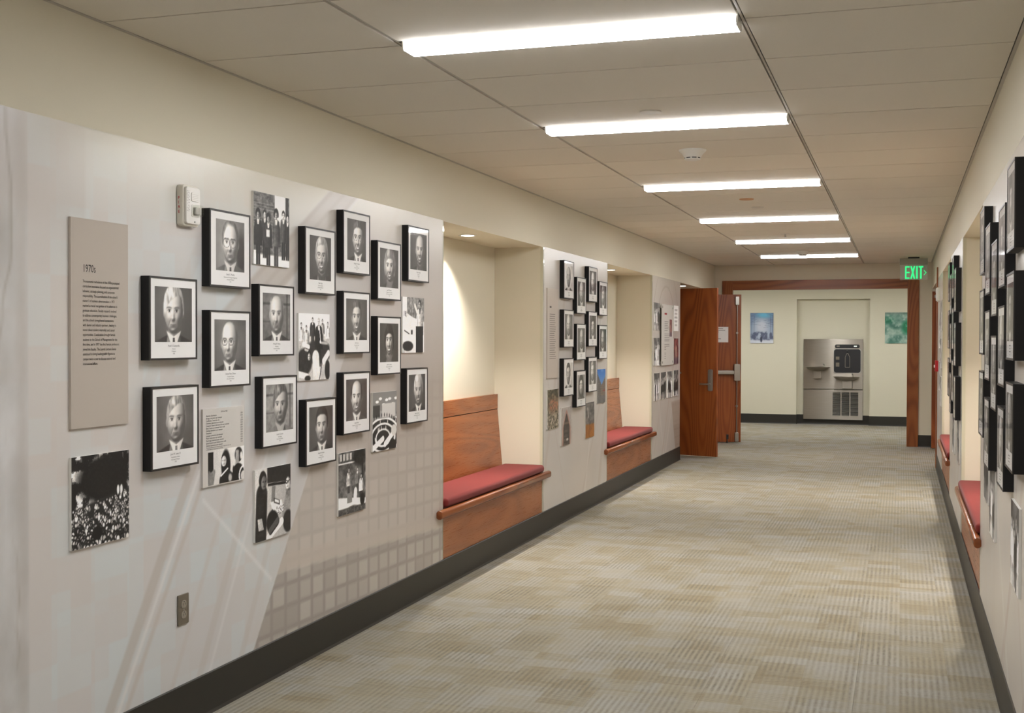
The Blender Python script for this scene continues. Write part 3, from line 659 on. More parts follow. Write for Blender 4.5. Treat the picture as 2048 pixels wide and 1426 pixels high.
# ------------------------------------------------------------------ wall graphics (flat printed vinyl)
def mural_first(Y, Z):
    c = np.zeros(Y.shape+(3,)) + np.array((211, 206, 200.))
    n = fbm(Y*1.6, Z*1.6, 3); c += (n[..., None]-0.5)*np.array((10, 11, 13.))
    wc = fbm(Y*0.9, Z*0.7, 8); c += (wc[..., None]-0.5)*np.array((9, 2, -6.))
    # pale rectangular blocks
    for sx, sz, sd, amp, y1 in ((0.10, 0.115, 1, 8, 4.7), (0.19, 0.16, 5, 5, 5.4)):
        r = hash2(np.floor(Y/sx), np.floor(Z/sz+0.3), sd); e = np.clip((r-0.5)*4, 0, 1)*sm(Y-y1, 0.5)
        c += e[..., None]*np.array((-0.2, 0.7, 1.0))*amp*0.6 - ((1-e)*sm(Y-y1, 0.5))[..., None]*np.array((0.2, 0.5, 0.6))*amp*0.35
    # old stone pier at the near edge
    m = sm(Y-3.10, 0.012); c = lerp3(m*0.75, c, (201, 197, 192)); v = fbm(Y*9, Z*5, 17, 5)
    c += (m*(v-0.5))[..., None]*np.array((44, 45, 48.))
    c = lerp3(m*sm(abs(Y-3.075)-0.02, 0.03)*0.35, c, (184, 175, 165))
    c = lerp3(sm(Y-3.38, 0.01)*sm(1.88-Z, 0.1)*0.35, c, (196, 184, 174))
    for k in range(3):
        yy = 3.02-0.13*k+0.18*(fbm(Z*1.7+k*5, Z*0+k, 23)-0.5); c = lerp3(sm(abs(Y-yy)-0.004, 0.012)*(Y < 3.1)*np.clip((fbm(Z*2+k, Z, 6)-0.4)*5, 0, 1)*0.7, c, (150, 138, 124))
    # slanting ribs
    for x0, z0, x1, z1, w, col, a in ((3.47, 0.14, 4.06, 1.06, 0.026, (190, 180, 169), 0.62), (3.53, 0.14, 4.10, 1.02, 0.008, (226, 222, 216), 0.9),
            (3.58, 0.14, 4.13, 0.99, 0.012, (198, 187, 176), 0.6), (4.05, 0.14, 4.62, 1.20, 0.022, (199, 190, 181), 0.5), (4.12, 0.14, 4.70, 1.2, 0.008, (224, 220, 215), 0.6),
            (3.86, 0.14, 4.42, 1.15, 0.014, (203, 193, 184), 0.45), (4.36, 0.14, 5.0, 1.35, 0.02, (200, 191, 182), 0.45), (4.09, 0.85, 4.62, 0.44, 0.007, (228, 225, 220), 0.8),
            (3.40, 0.80, 4.10, 1.9, 0.03, (203, 193, 184), 0.3), (5.2, 1.2, 6.0, 2.19, 0.02, (203, 193, 183), 0.4)):
        c = lerp3(sm(seg(Y, Z, x0, z0, x1, z1)-w, 0.014)*a, c, col)
    # roof wedge near the top
    d1, d2 = side(Y, Z, 4.37, 1.69, 5.19, 2.2), side(Y, Z, 4.72, 1.69, 5.52, 2.2)
    w = sm(-d1, 0.015)*sm(d2, 0.015)*np.clip((Z-1.30)*2, 0, 1)
    c = lerp3(w*0.75, c, (195, 185, 173)); st = np.clip(np.sin(d1*95), 0, 1)*w; c = lerp3(st*0.35, c, (180, 168, 156))
    c = lerp3(sm(abs(d2)-0.012, 0.01)*np.clip((Z-1.2)*2, 0, 1)*0.8, c, (222, 217, 210))
    m = sm(5.45-Y, 0.5)*0.55; c = lerp3(m, c, (202, 190, 178))
    # window grid, lower right
    bd = side(Y, Z, 4.47, 0.16, 4.95, 0.84)
    reg = sm(-bd, 0.008)*sm(Z-1.62+0.25*fbm(Y*2, Z*2, 4), 0.5)
    c = lerp3(reg*0.85, c, (182, 171, 159))
    def cells(sx, sz, gap):
        fx, fz = (Y/sx) % 1, ((Z+0.03*(Y-4.5))/sz) % 1
        return sm(np.maximum(abs(fx-0.5)-0.5+gap, abs(fz-0.5)-0.5+gap), 0.1), hash2(np.floor(Y/sx), np.floor((Z+0.03*(Y-4.5))/sz), 2)
    g, r = cells(0.125, 0.10, 0.10); up = reg*np.clip((1.45-Z)*1.2, 0, 1)
    c = lerp3(up*g*(0.30+0.5*r), c, (202, 192, 180))
    low = sm(-bd, 0.008)*sm(Z-(0.45-0.045*(Y-4.64)), 0.006)
    c = lerp3(low*0.95, c, (160, 151, 142)); c = lerp3(low*g*(0.30+0.62*r), c, (190, 181, 171))
    band = sm(-bd, 0.008)*sm(abs(Z-(0.50-0.045*(Y-4.64)))-0.035, 0.01); c = lerp3(band*0.7, c, (196, 184, 171))
    fade = np.clip((Z-1.86)/0.32, 0, 1)**1.3*sm(3.28-Y, 0.5)*(1-0.85*w)*(1-0.35*sm(5.3-Y, 0.5))
    c = c*np.array((0.99, 1.0, 1.018))
    return lerp3(fade*0.92, c, (217, 211, 194))
def mural_other(seed, yc, lowgrid=False):
    def f(Y, Z):
        c = np.zeros(Y.shape+(3,)) + np.array((208, 203, 197.))
        c += (fbm(Y*1.5+seed, Z*1.5, seed)[..., None]-0.5)*np.array((14, 15, 17.))
        c += (fbm(Y*0.8+seed*3, Z*0.5, seed+4)[..., None]-0.5)*np.array((14, 6, -4.))
        R = random.Random(seed)
        for k in range(7):
            x0 = yc-1.5+R.random()*2.4; s = R.choice([-1, 1]); col = R.choice([(196, 184, 173), (222, 218, 213), (200, 189, 180)])
            c = lerp3(sm(seg(Y, Z, x0, 0.16, x0+s*(0.5+0.7*R.random()), 1.0+R.random())-(0.008+0.022*R.random()), 0.014)*0.5, c, col)
        if lowgrid:
            m = sm(Z-0.74, 0.02)*sm(-side(Y, Z, yc+0.25, 0.95, yc+0.62, 0.16)*-1, 0.02); c = lerp3(m*0.8, c, (182, 170, 158))
            m2 = sm(Z-0.45, 0.01)*m; c = lerp3(m2*0.6, c, (168, 157, 146))
            g = sm(np.maximum(abs((Y/0.11) % 1-0.5)-0.4, abs((Z/0.1) % 1-0.5)-0.4), 0.1); c = lerp3(m*g*0.4, c, (196, 184, 171))
            for r in (0.55, 0.8): c = lerp3(sm(abs(np.hypot(Y-yc, Z-1.55)-r)-0.012, 0.012)*(Z > 1.9)*0.5, c, (178, 167, 156))
        fade = np.clip((Z-1.90)/0.28, 0, 1)
        c = c*np.array((0.985, 0.98, 0.972))
        return lerp3(fade*0.55, c, (214, 208, 192))
    return f

# ================================================================== THE SETTING
# floor with carpet tiles
floor = struct(MB().box(-6.2, 4.2, YB, YF+0.4, -0.12, -0.006).build('floor', M_SUB))
def tile_mesh(w, d, h, bev, name):
    b = bmesh.new(); bmesh.ops.create_cube(b, size=1.0)
    for v in b.verts: v.co = Vector((v.co.x*w, v.co.y*d, (v.co.z+0.5)*h))
    me = bpy.data.meshes.new(name); b.to_mesh(me); b.free(); return me
CT = 0.6096
def carpet(x0, x1, y0, y1):
    nx = int(math.ceil((x1-x0)/CT-1e-6)); ny = int(math.ceil((y1-y0)/CT-1e-6)); cache = {}
    for i in range(nx):
        for j in range(ny):
            xa, xb = x0+i*CT, min(x0+(i+1)*CT, x1); ya, yb = y0+j*CT, min(y0+(j+1)*CT, y1)
            if xb-xa < 0.02 or yb-ya < 0.02: continue
            key = (round(xb-xa, 3), round(yb-ya, 3))
            if key not in cache: cache[key] = tile_mesh(xb-xa-0.0008, yb-ya-0.0008, 0.006, 0, 'carpet_tile')
            o = link('carpet_tile', cache[key], M_CARPET, floor); o.location = ((xa+xb)/2, (ya+yb)/2, -0.006)
carpet(XL-0.01, XR+0.01, YB, YE+0.18)
carpet(-6.0, 4.0, YE+0.18, YF+0.2)
carpet(XL-ND, XL-0.01, RC[0], RC[1]); carpet(XR+0.01, XR+ND, RC[0], RC[1])

# ceiling: slab, tiles, runners, wall angle
ceiling = struct(MB().box(-6.2, 4.2, YB, YF+0.4, HC+0.022, HC+0.14).build('ceiling', M_SLOT))
ROWS_LIT = (-8, -4, 0, 3, 7, 11, 15, 19)
kmin = math.floor((YB-Y0)/TL); kmax = math.ceil((YE-Y0)/TL); _tm = {}
LW = 0.118
for cname, xa, xb in (('l', XL+0.018, XA-0.010), ('m', XA+0.010, XB-0.010), ('r', XB+0.010, XR-0.018)):
    for k in range(kmin, kmax):
        ya, yb = Y0+k*TL+0.0042, Y0+(k+1)*TL-0.0042
        if cname == 'm':
            if k in ROWS_LIT: ya += LW/2
            if k+1 in ROWS_LIT: yb -= LW/2
        ya, yb = max(ya, YB+0.002), min(yb, YE-0.018)
        if yb-ya < 0.03: continue
        key = (cname, round(yb-ya, 3))
        if key not in _tm: _tm[key] = tile_mesh(xb-xa, yb-ya, 0.018, 0.0, 'ceiling_tile')
        o = link('ceiling_tile', _tm[key], M_TILE, ceiling); o.location = ((xa+xb)/2, (ya+yb)/2, HC)
for x in (XA, XB): MB().box(x-0.0045, x+0.0045, YB, YE-0.018, HC+0.003, HC+0.02).build('ceiling_runner', M_TBAR, ceiling)
for x0, x1 in ((XL, XL+0.014), (XR-0.014, XR)): MB().box(x0, x1, YB, YE, HC-0.002, HC+0.006).build('wall_angle', M_TBAR, ceiling)
MB().box(XL, XR, YE-0.014, YE, HC-0.002, HC+0.006).build('wall_angle', M_TBAR, ceiling)
for i in range(17):
    for j in range(7):
        xa, ya = -6.0+i*TL, YE+0.18+j*TL
        key = ('c',)
        if key not in _tm: _tm[key] = tile_mesh(TL-0.005, TL-0.005, 0.018, 0, 'ceiling_tile')
        o = link('ceiling_tile', _tm[key], M_TILE, ceiling); o.location = (xa+TL/2, ya+TL/2-0.02, HC)

def side_wall(name, X, s):
    """corridor wall with seat niches and a door recess; s=-1 left, +1 right (direction away from the corridor)"""
    m = MB()
    def bx(x0, x1, y0, y1, z0, z1): m.box(min(x0, x1), max(x0, x1), y0, y1, z0, z1)
    D = X + s*(ND+0.1); B = X + s*ND
    for y0, y1 in ((YB, N1[0]), (N1[1], N2[0]), (N2[1], RC[0]), (RC[1], YE)): bx(X, D, y0, y1, 0, NZ)
    bx(X, D, YB, YE, NZ, HC+0.1)
    for n in (N1, N2): bx(B, D, n[0], n[1], 0, NZ)
    if s < 0:
        bx(B, D, RC[0], 15.27, 0, NZ); bx(B, D, 17.23, RC[1], 0, NZ); bx(B, D, 15.27, 17.23, 2.16, NZ)
    else: bx(B, D, RC[0], RC[1], 0, NZ)
    return struct(m.build(name, M_WALL))
wall_left = side_wall('wall_left', XL, -1)
wall_right = side_wall('wall_right', XR, 1)
# room behind the open doors on the left
rm = MB(); XD = XL-ND-0.1
rm.box(XD-2.6, XD-2.5, 14.4, 17.57, 0, HC); rm.box(XD-2.6, XD, 14.3, 14.4, 0, HC); rm.box(XD-2.6, XD, 17.57, 17.67, 0, HC)
struct(rm.build('wall_side_room', M_WALL))
carpet(XD-2.5, XL-ND, 14.4, 17.57)

# end wall with the wide wooden portal
OX0, OX1, OZ = -2.341, 0.073, 2.205
ew = MB()
ew.box(XL-0.5, OX0-0.02, YE, YE+0.18, 0, HC+0.1); ew.box(OX1+0.02, XR+0.5, YE, YE+0.18, 0, HC+0.1); ew.box(OX0-0.02, OX1+0.02, YE, YE+0.18, OZ+0.02, HC+0.1)
wall_end = struct(ew.build('wall_end', M_WALL))
cs = bpy.data.objects.new('trim_1', None); COL.objects.link(cs); cs.location = ((OX0+OX1)/2, YE, 0); struct(cs)
hw = (OX1-OX0)/2
MB().box(-hw-0.152, -hw, -0.022, 0.0, 0, OZ+0.137).build('casing_leg', M_CASE_Z, cs, 0.003)
MB().box(hw, hw+0.152, -0.022, 0.0, 0, OZ+0.137).build('casing_leg', M_CASE_Z, cs, 0.003)
MB().box(-hw, hw, -0.022, 0.0, OZ, OZ+0.137).build('casing_head', M_CASE_X, cs, 0.003)
MB().box(-hw-0.02, -hw, 0.0, 0.05, 0, OZ+0.02).build('jamb_lining', M_CASE_Z, cs)
MB().box(hw, hw+0.02, 0.0, 0.05, 0, OZ+0.02).build('jamb_lining', M_CASE_Z, cs)
MB().box(-hw, hw, 0.0, 0.05, OZ, OZ+0.02).build('head_lining', M_CASE_X, cs)

# crossing corridor
fw = MB(); RX0, RX1, RZ, RD = -1.762, -0.526, 2.20, 0.11
fw.box(-6.2, RX0, YF, YF+0.3, 0, HC+0.1); fw.box(RX1, 4.2, YF, YF+0.3, 0, HC+0.1); fw.box(RX0, RX1, YF, YF+0.3, RZ, HC+0.1); fw.box(RX0, RX1, YF+RD, YF+0.3, 0, RZ)
wall_far = struct(fw.build('wall_far', M_FARWALL))
cw = MB(); cw.box(-6.2, -6.05, YE+0.18, YF, 0, HC+0.1); cw.box(4.05, 4.2, YE+0.18, YF, 0, HC+0.1)
cw.box(-6.2, XL-0.5, YE+0.08, YE+0.18, 0, HC+0.1); cw.box(XR+0.5, 4.2, YE+0.08, YE+0.18, 0, HC+0.1)
struct(cw.build('wall_crossing', M_FARWALL))
struct(MB().box(XL-0.5, XR+0.5, YB-0.15, YB, 0, HC+0.1).build('wall_back', M_WALL))

# baseboards (cove base)
def cove(name, p0, p1, nrm, parent=None):
    """profile swept from p0 to p1 on the wall, nrm points into the room"""
    prof = [(0, 0), (0.014, 0), (0.009, 0.012), (0.008, 0.03), (0.007, BBH-0.004), (0.004, BBH), (0, BBH)]
    a, b, n = Vector((*p0, 0)), Vector((*p1, 0)), Vector((*nrm, 0)); m = MB(); k = len(prof)
    vs = [q + n*d + Vector((0, 0, h)) for q in (a, b) for d, h in prof]
    m.add(vs, [tuple(range(k)), tuple(range(2*k-1, k-1, -1))] + [(i, i+k, (i+1) % k+k, (i+1) % k) for i in range(k)])
    return m.build(name, M_BASE, parent)
bl = struct(cove('baseboard_left', (XL, YB), (XL, RC[0]), (1, 0)))
cove('base_return', (XL, RC[0]), (XL-ND, RC[0]), (0, 1), bl); cove('base_piece', (XL-ND, RC[1]), (XL, RC[1]), (0, -1), bl); cove('base_piece', (XL, RC[1]), (XL, YE), (1, 0), bl)
br = struct(cove('baseboard_right', (XR, YB), (XR, RC[0]), (-1, 0)))
be = struct(cove('baseboard_end', (OX1+0.152, YE), (XR, YE), (0, -1)))
bf = struct(cove('baseboard_far', (-6.0, YF), (RX0, YF), (0, -1)))
cove('base_piece', (RX0, YF+RD), (RX1, YF+RD), (0, -1), bf); cove('base_piece', (RX1, YF), (4.0, YF), (0, -1), bf)
cove('base_piece', (RX0, YF), (RX0, YF+RD), (1, 0), bf); cove('base_piece', (RX1, YF), (RX1, YF+RD), (-1, 0), bf)

# printed wall graphics
MT = NZ + 0.004
def mural(par, X, rz, y0, y1, fn, step):
    """thin vinyl between y0 and y1; painted in world (Y, Z)"""
    r = bpy.data.objects.new('wall_graphic', None); COL.objects.link(r); r.parent = par
    yc = (y0+y1)/2; r.location = (X, yc, 0); r.rotation_euler = (0, 0, rz); w = (y1-y0)/2
    MB().box(-w, w, -0.0016, -0.0002, BBH-0.01, MT).build('vinyl_backing', M_BOARD, r)
    sg = 1 if rz > 0 else -1
    f = lambda U, V: fn(yc + sg*(U-0.5)*2*w, BBH-0.01 + V*(MT-BBH+0.01))
    print_mesh('vinyl_print', -w, w, BBH-0.01, MT, -0.0022, int(2*w/step), int((MT-BBH)/step), f, M_MURAL, r)
mural(wall_left, XL, R90, 0.9, N1[0]-0.002, mural_first, 0.0095)
mural(wall_left, XL, R90, N1[1]+0.002, N2[0]-0.002, mural_other(21, 9.8), 0.014)
mural(wall_left, XL, R90, N2[1]+0.002, RC[0]-0.002, mural_other(33, 13.8, True), 0.016)
mural(wall_right, XR, -R90, 0.9, N1[0]-0.002, mural_other(41, 5.0), 0.016)
mural(wall_right, XR, -R90, N1[1]+0.002, N2[0]-0.002, mural_other(52, 9.8), 0.02)
mural(wall_right, XR, -R90, N2[1]+0.002, RC[0]-0.002, mural_other(63, 13.8), 0.02)

# clear corner guards on the niche edges
gi = 2
for X, s in ((XL, -1), (XR, 1)):
    for n in (N1, N2):
        for y, d in ((n[0], -1), (n[1], 1)):
            m = MB(); x1, x2 = X-s*0.0030, X-s*0.0046
            m.box(min(x1, x2), max(x1, x2), min(y, y+d*0.02), max(y, y+d*0.02), BBH, NZ-0.004)
            m.box(min(x2, X+s*0.02), max(x2, X+s*0.02), min(y-d*0.0028, y-d*0.0042), max(y-d*0.0028, y-d*0.0042), 0.52, NZ-0.004)
            struct(m.build('trim_%d' % gi, M_CLEAR)); gi += 1

# ================================================================== DOORS
def door_leaf(name, free, hinge, label_face):
    """leaf from hinge to free edge; local x runs hinge->free, local -y faces the camera"""
    fx, fy = free; hx, hy = hinge; a = math.atan2(fy-hy, fx-hx); w = math.hypot(fx-hx, fy-hy)
    r = bpy.data.objects.new(name, None); COL.objects.link(r); r.location = (hx, hy, 0); r.rotation_euler = (0, 0, a); struct(r)
    MB().box(0, w, 0, 0.045, 0.012, 2.135).build('leaf', M_DOOR, r, 0.002)
    for z in (0.28, 1.05, 1.86): MB().cyl((-0.004, 0.012, z-0.055), (-0.004, 0.012, z+0.055), 0.008, n=10).build('hinge', M_STEEL, r)
    return r, w
d1, w1 = door_leaf('door_1', (-2.205, 15.07), (-3.03, 15.33), '')
pl = MB().rbox(w1-0.115, w1-0.048, -0.014, 0.0, 0.838, 1.112, 0.02, 'y').build('lock_plate', M_STEEL, d1, 0.003)
MB().cyl((w1-0.082, -0.013, 1.0), (w1-0.082, -0.022, 1.0), 0.016).build('key_cylinder', M_STEEL, pl)
lv = MB(); lv.cyl((w1-0.082, -0.012, 0.925), (w1-0.082, -0.062, 0.925), 0.011); lv.rbox(w1-0.205, w1-0.070, -0.070, -0.054, 0.914, 0.937, 0.006, 'x')
lv.build('lever', M_STEEL, pl, 0.003, True)
MB().box(0.02, w1-0.06, -0.0006, 0.0004, 1.075, 1.077).build('edge_line', M_CASE_X, d1); MB().box(0.02, w1-0.11, -0.0006, 0.0004, 0.905, 0.907).build('edge_line', M_CASE_X, d1)
MB().cyl((0.36, 0.0, 1.06), (0.36, -0.008, 1.06), 0.014).build('door_viewer', M_STEEL, d1)
d2, w2 = door_leaf('door_2', (-2.196, 17.40), (-3.04, 17.17), '')
MB().rbox(0.10, w2-0.03, -0.055, -0.006, 0.985, 1.045, 0.012, 'x').build('push_bar', M_STEEL, d2, 0.002)
MB().rbox(w2-0.105, w2-0.02, -0.065, 0.0, 0.895, 1.135, 0.012, 'y').build('latch_case', M_STEEL, d2, 0.004)
MB().rbox(0.05, 0.13, -0.05, 0.0, 0.97, 1.06, 0.01, 'y').build('bar_bracket', M_STEEL, d2, 0.004)
for z0, z1 in ((0.14, 0.90), (1.13, 2.0)): MB().cyl((w2-0.062, -0.03, z0), (w2-0.062, -0.03, z1), 0.0085, n=12).build('vertical_rod', M_STEEL, d2, smooth=True)
for z0, z1 in ((0.02, 0.15), (1.985, 2.105)): MB().rbox(w2-0.088, w2-0.036, -0.052, 0.0, z0, z1, 0.008, 'y').build('rod_latch', M_STEEL, d2, 0.003)
for z in (0.52, 1.57): MB().rbox(w2-0.076, w2-0.048, -0.042, 0.0, z, z+0.025, 0.004, 'y').build('rod_guide', M_STEEL, d2)
ds = MB(); ds.box(w2-0.205, w2-0.175, -0.018, 0.0, 0.055, 0.12); ds.cyl((w2-0.19, -0.012, 0.085), (w2-0.20, -0.05, 0.018), 0.006)
ds.cyl((w2-0.20, -0.05, 0.022), (w2-0.20, -0.05, 0.006), 0.013); ds.build('kick_stop', M_DKPLAST, d2)
# notice taped on the far leaf
a2 = math.atan2(17.40-17.17, -2.196+3.04)
nt = thing('paper_notice', 'white paper notice taped on the far open door', 'notice', (-2.196-0.26*math.cos(a2)+0.002*math.sin(a2), 17.40-0.26*math.sin(a2)-0.002*math.cos(a2), 1.447), a2)
MB().box(-0.14, 0.076, -0.0012, 0.0, 0, 0.222).build('sheet', M_MAT, nt)
b = MB()
for z, x1 in ((0.195, 0.00), (0.172, 0.03), (0.15, -0.06), (0.10, -0.08), (0.05, -0.03), (0.03, -0.07)): b.box(-0.125, x1, -0.0018, -0.001, z-0.003, z+0.003)
b.build('printed_lines', M_INKG, nt)
# wooden frame of the left doorway
df = bpy.data.objects.new('door_3', None); COL.objects.link(df); df.location = (XL-ND, 16.25, 0); struct(df)
for s in (-1, 1): MB().box(-0.1, 0.012, s*0.98-0.05, s*0.98+0.05, 0, 2.2-0.02).build('frame_jamb', M_CASE_Z, df, 0.002)
MB().box(-0.1, 0.012, -0.93, 0.93, 2.145, 2.18).build('frame_head', M_CASE_Y, df)
# right side recess: casing strip at the wall end and a pair of closed doors deep in it, plus an open leaf at the far end
t9 = bpy.data.objects.new('trim_20', None); COL.objects.link(t9); t9.location = (XR, RC[0], 0); struct(t9)
MB().box(-0.016, 0.0, -0.02, 0.12, 0, 2.33).build('casing_leg', M_CASE_Z, t9, 0.002)
MB().box(0.0, ND, 0.0, 0.014, 0, NZ).build('reveal_board', M_CASE_Z, t9)
dr = bpy.data.objects.new('door_4', None); COL.objects.link(dr); dr.location = (XR, RC[1], 0); struct(dr)
MB().box(-0.004, ND-0.02, -0.05, -0.005, 0.012, 2.15).build('leaf', M_DOOR, dr, 0.002)
for y0, y1 in ((-2.40, -1.234), (-1.230, -0.06)): MB().box(ND-0.06, ND-0.01, y0, y1, 0.012, 2.15).build('leaf', M_DOOR, dr, 0.002)
for y in (-1.30, -1.165): MB().rbox(ND-0.075, ND-0.06, y-0.03, y+0.03, 0.85, 1.11, 0.015, 'x').build('lock_plate', M_STEEL, dr)

# ================================================================== CEILING LIGHTS
ORD = {-8: 'linear ceiling light above the start of the hall, far behind the viewer', -4: 'linear ceiling light just behind and above the viewer',
       0: 'nearest and largest glowing linear ceiling light, first from the viewer', 3: 'second glowing linear ceiling light from the viewer, before the first smoke detector',
       7: 'third glowing linear ceiling light from the viewer, beyond the first smoke detector', 11: 'fourth glowing linear ceiling light from the viewer, mid hall',
       15: 'fifth glowing linear ceiling light from the viewer', 19: 'sixth and farthest glowing linear ceiling light, closest to the wooden portal'}
def ceiling_light(x0, x1, y, label, rz=0):
    r = thing('ceiling_light', label, 'ceiling light', ((x0+x1)/2, y, HC), rz, 'linear ceiling lights'); w = (x1-x0)/2; h = LW/2
    MB().box(-w+0.006, w-0.006, -h+0.010, h-0.010, -0.031, -0.024).build('lens', M_LENS, r)
    MB().prism([(-h+0.004, 0.004), (-h+0.004, -0.026), (-h+0.010, -0.030), (h-0.010, -0.030), (h-0.004, -0.026), (h-0.004, 0.004)], 'x', -w+0.006, w-0.006).build('diffuser_edge', M_LENSEDGE, r)
    for s in (-1, 1): MB().rbox(s*(w-0.003)-0.003, s*(w-0.003)+0.003, -h+0.004, h-0.004, -0.031, 0.006, 0.01, 'x').build('end_cap', M_WPLAST2, r)
    m = MB(); m.box(-w, w, -h, h, 0.006, 0.02); m.build('housing', M_TBAR, r)
for k in ROWS_LIT: ceiling_light(XA+0.022, XB-0.008, Y0+k*TL, ORD[k])
for x, w_ in ((-4.4, 'far to the left'), (-2.75, 'added left of the fountain to brighten the wall'), (-1.15, 'above the drinking fountain'), (0.45, 'added right of the fountain to brighten the wall'), (2.9, 'far to the right')):  # the two lamps flanking the fountain are added to brighten the far wall
    ceiling_light(x-0.6, x+0.6, 19.8, 'linear ceiling light in the crossing corridor, %s' % w_, R90)

# recessed lamps in the niches
def downlight(x, y, label, w=SPOT_W):
    r = thing('downlight', label, 'downlight', (x, y, NZ), 0, 'recessed niche downlights')
    ring = [(0.050, -0.003), (0.062, -0.003), (0.062, -0.0005), (0.050, -0.0005)]
    MB().lathe([(0.047, -0.0045), (0.060, -0.0045), (0.063, -0.0022)], (0, 0, 0), 28).build('trim_ring', M_WPLAST2, r)
    MB().lathe([(0.043, -0.0056), (0.043, -0.0046)], (0, 0, 0), 28).build('lamp_face', M_SPOTLENS, r)
    d = bpy.data.lights.new('downlight_lamp', 'SPOT'); d.energy = w; d.color = SPOT_COL; d.spot_size = math.radians(116); d.spot_blend = 0.75; d.shadow_soft_size = 0.035
    o = bpy.data.objects.new('downlight_lamp', d); COL.objects.link(o); o.parent = r; o.location = (0, 0, -0.012)
YD1, YD2 = 7.62, 11.80
for s, X, nm in ((-1, XL, 'left'), (1, XR, 'right')):
    x = X + s*0.19
    downlight(x, YD1, 'round recessed lamp above the nearer bench on the %s' % nm)
    downlight(x, YD2, 'round recessed lamp above the farther bench on the %s' % nm)
    downlight(X + s*0.13, 15.62, 'round recessed lamp in the doorway recess on the %s' % nm, SPOT_W*0.35)

# small fittings on the ceiling
def disc(y, label, mat, rad=0.052, x=-1.137):
    o = MB().lathe([(rad, 0.0), (rad, -0.004), (rad-0.004, -0.006), (0.004, -0.006)], (0, 0, 0), 28).build('ceiling_disc', mat)
    o.location = (x, y, HC); tag(o, label, 'cover', 'flush covers in the ceiling tiles')
disc(5.598, 'flush white round cover before the second ceiling light', M_DISC)
disc(9.88, 'flush white round cover behind the third ceiling light', M_DISC, 0.05, -1.12)
disc(9.29, 'flat orange round disc behind the third ceiling light', M_ORANGE, 0.055)  # plain pale orange disc on the ceiling
def smoke(x, y, label):
    r = thing('smoke_detector', label, 'smoke detector', (x, y, HC), 0, 'smoke detectors')
    MB().lathe([(0.078, 0), (0.077, -0.006), (0.066, -0.016), (0.055, -0.028), (0.048, -0.040), (0.046, -0.044)], (0, 0, 0), 32).build('housing', M_WPLAST2, r, smooth=True)
    MB().lathe([(0.045, -0.044), (0.045, -0.050)], (0, 0, 0), 32).build('vent_gap', M_DKPLAST, r)
    for k in range(8):
        a = k*math.pi/4; MB().box(-0.004, 0.004, 0.043, 0.047, -0.05, -0.044).build('vent_rib', M_WPLAST2, r).rotation_euler = (0, 0, a)
    MB().lathe([(0.046, -0.050), (0.044, -0.055), (0.03, -0.059), (0.004, -0.060)], (0, 0, 0), 32).build('cap', M_WPLAST2, r, smooth=True)
smoke(-1.138, 6.804, 'white smoke detector between the second and third ceiling lights')
smoke(-1.15, 14.93, 'small distant white smoke detector before the farthest ceiling light')
sp = thing('sprinkler', 'small white sprinkler head past the fourth ceiling light', 'sprinkler', (-1.13, 12.42, HC))
MB().lathe([(0.042, 0), (0.042, -0.003), (0.02, -0.008)], (0, 0, 0), 24).build('escutcheon', M_WPLAST2, sp)
MB().cyl((0, 0, -0.006), (0, 0, -0.035), 0.008).build('stem', M_STEEL, sp); MB().lathe([(0.014, -0.035), (0.015, -0.038)], (0, 0, 0), 16).build('deflector', M_STEEL, sp)

# exit sign
ex = thing('exit_sign', 'green lit exit sign with arrow hanging from the ceiling', 'exit sign', (0.142, 16.4, HC))
MB().box(-0.07, 0.07, -0.03, 0.03, -0.018, -0.002).build('canopy', M_DKPLAST, ex, 0.002)
MB().rbox(-0.172, 0.172, -0.022, 0.022, -0.098, -0.018, 0.006, 'x').build('housing', M_HOUS, ex, 0.002)
MB().box(-0.17, 0.17, -0.004, 0.004, -0.298, -0.098).build('clear_panel', M_HAZE, ex)
def letters(par):
    z0, z1, h = -0.282, -0.118, 0.164; y0, y1 = -0.0075, -0.0045
    E_ = MB(); x = -0.106; E_.box(x, x+0.018, y0, y1, z0, z1)
    for z in (z0, (z0+z1)/2-0.009, z1-0.018): E_.box(x+0.018, x+0.056, y0, y1, z, z+0.018)
    E_.build('letter', M_EXIT, par)
    x = -0.042; a, b2 = 0.062, 0.02
    X_ = MB(); X_.prism([(x, z0), (x+b2, z0), (x+a, z1), (x+a-b2, z1)], 'y', y0, y1); X_.prism([(x, z1), (x+b2, z1), (x+a, z0), (x+a-b2, z0)], 'y', y0-0.0004, y1-0.0004); X_.build('letter', M_EXIT, par)
    MB().box(0.030, 0.050, y0, y1, z0, z1).build('letter', M_EXIT, par)
    T_ = MB(); T_.box(0.060, 0.118, y0, y1, z1-0.02, z1); T_.box(0.079, 0.099, y0, y1, z0, z1-0.02); T_.build('letter', M_EXIT, par)
    c = MB(); zc = (z0+z1)/2-0.004
    c.prism([(0.126, zc+0.036), (0.126, zc+0.024), (0.148, zc), (0.158, zc)], 'y', y0, y1); c.prism([(0.126, zc-0.036), (0.126, zc-0.024), (0.148, zc), (0.158, zc)], 'y', y0, y1)
    c.build('arrow', M_EXIT, par)
letters(ex)

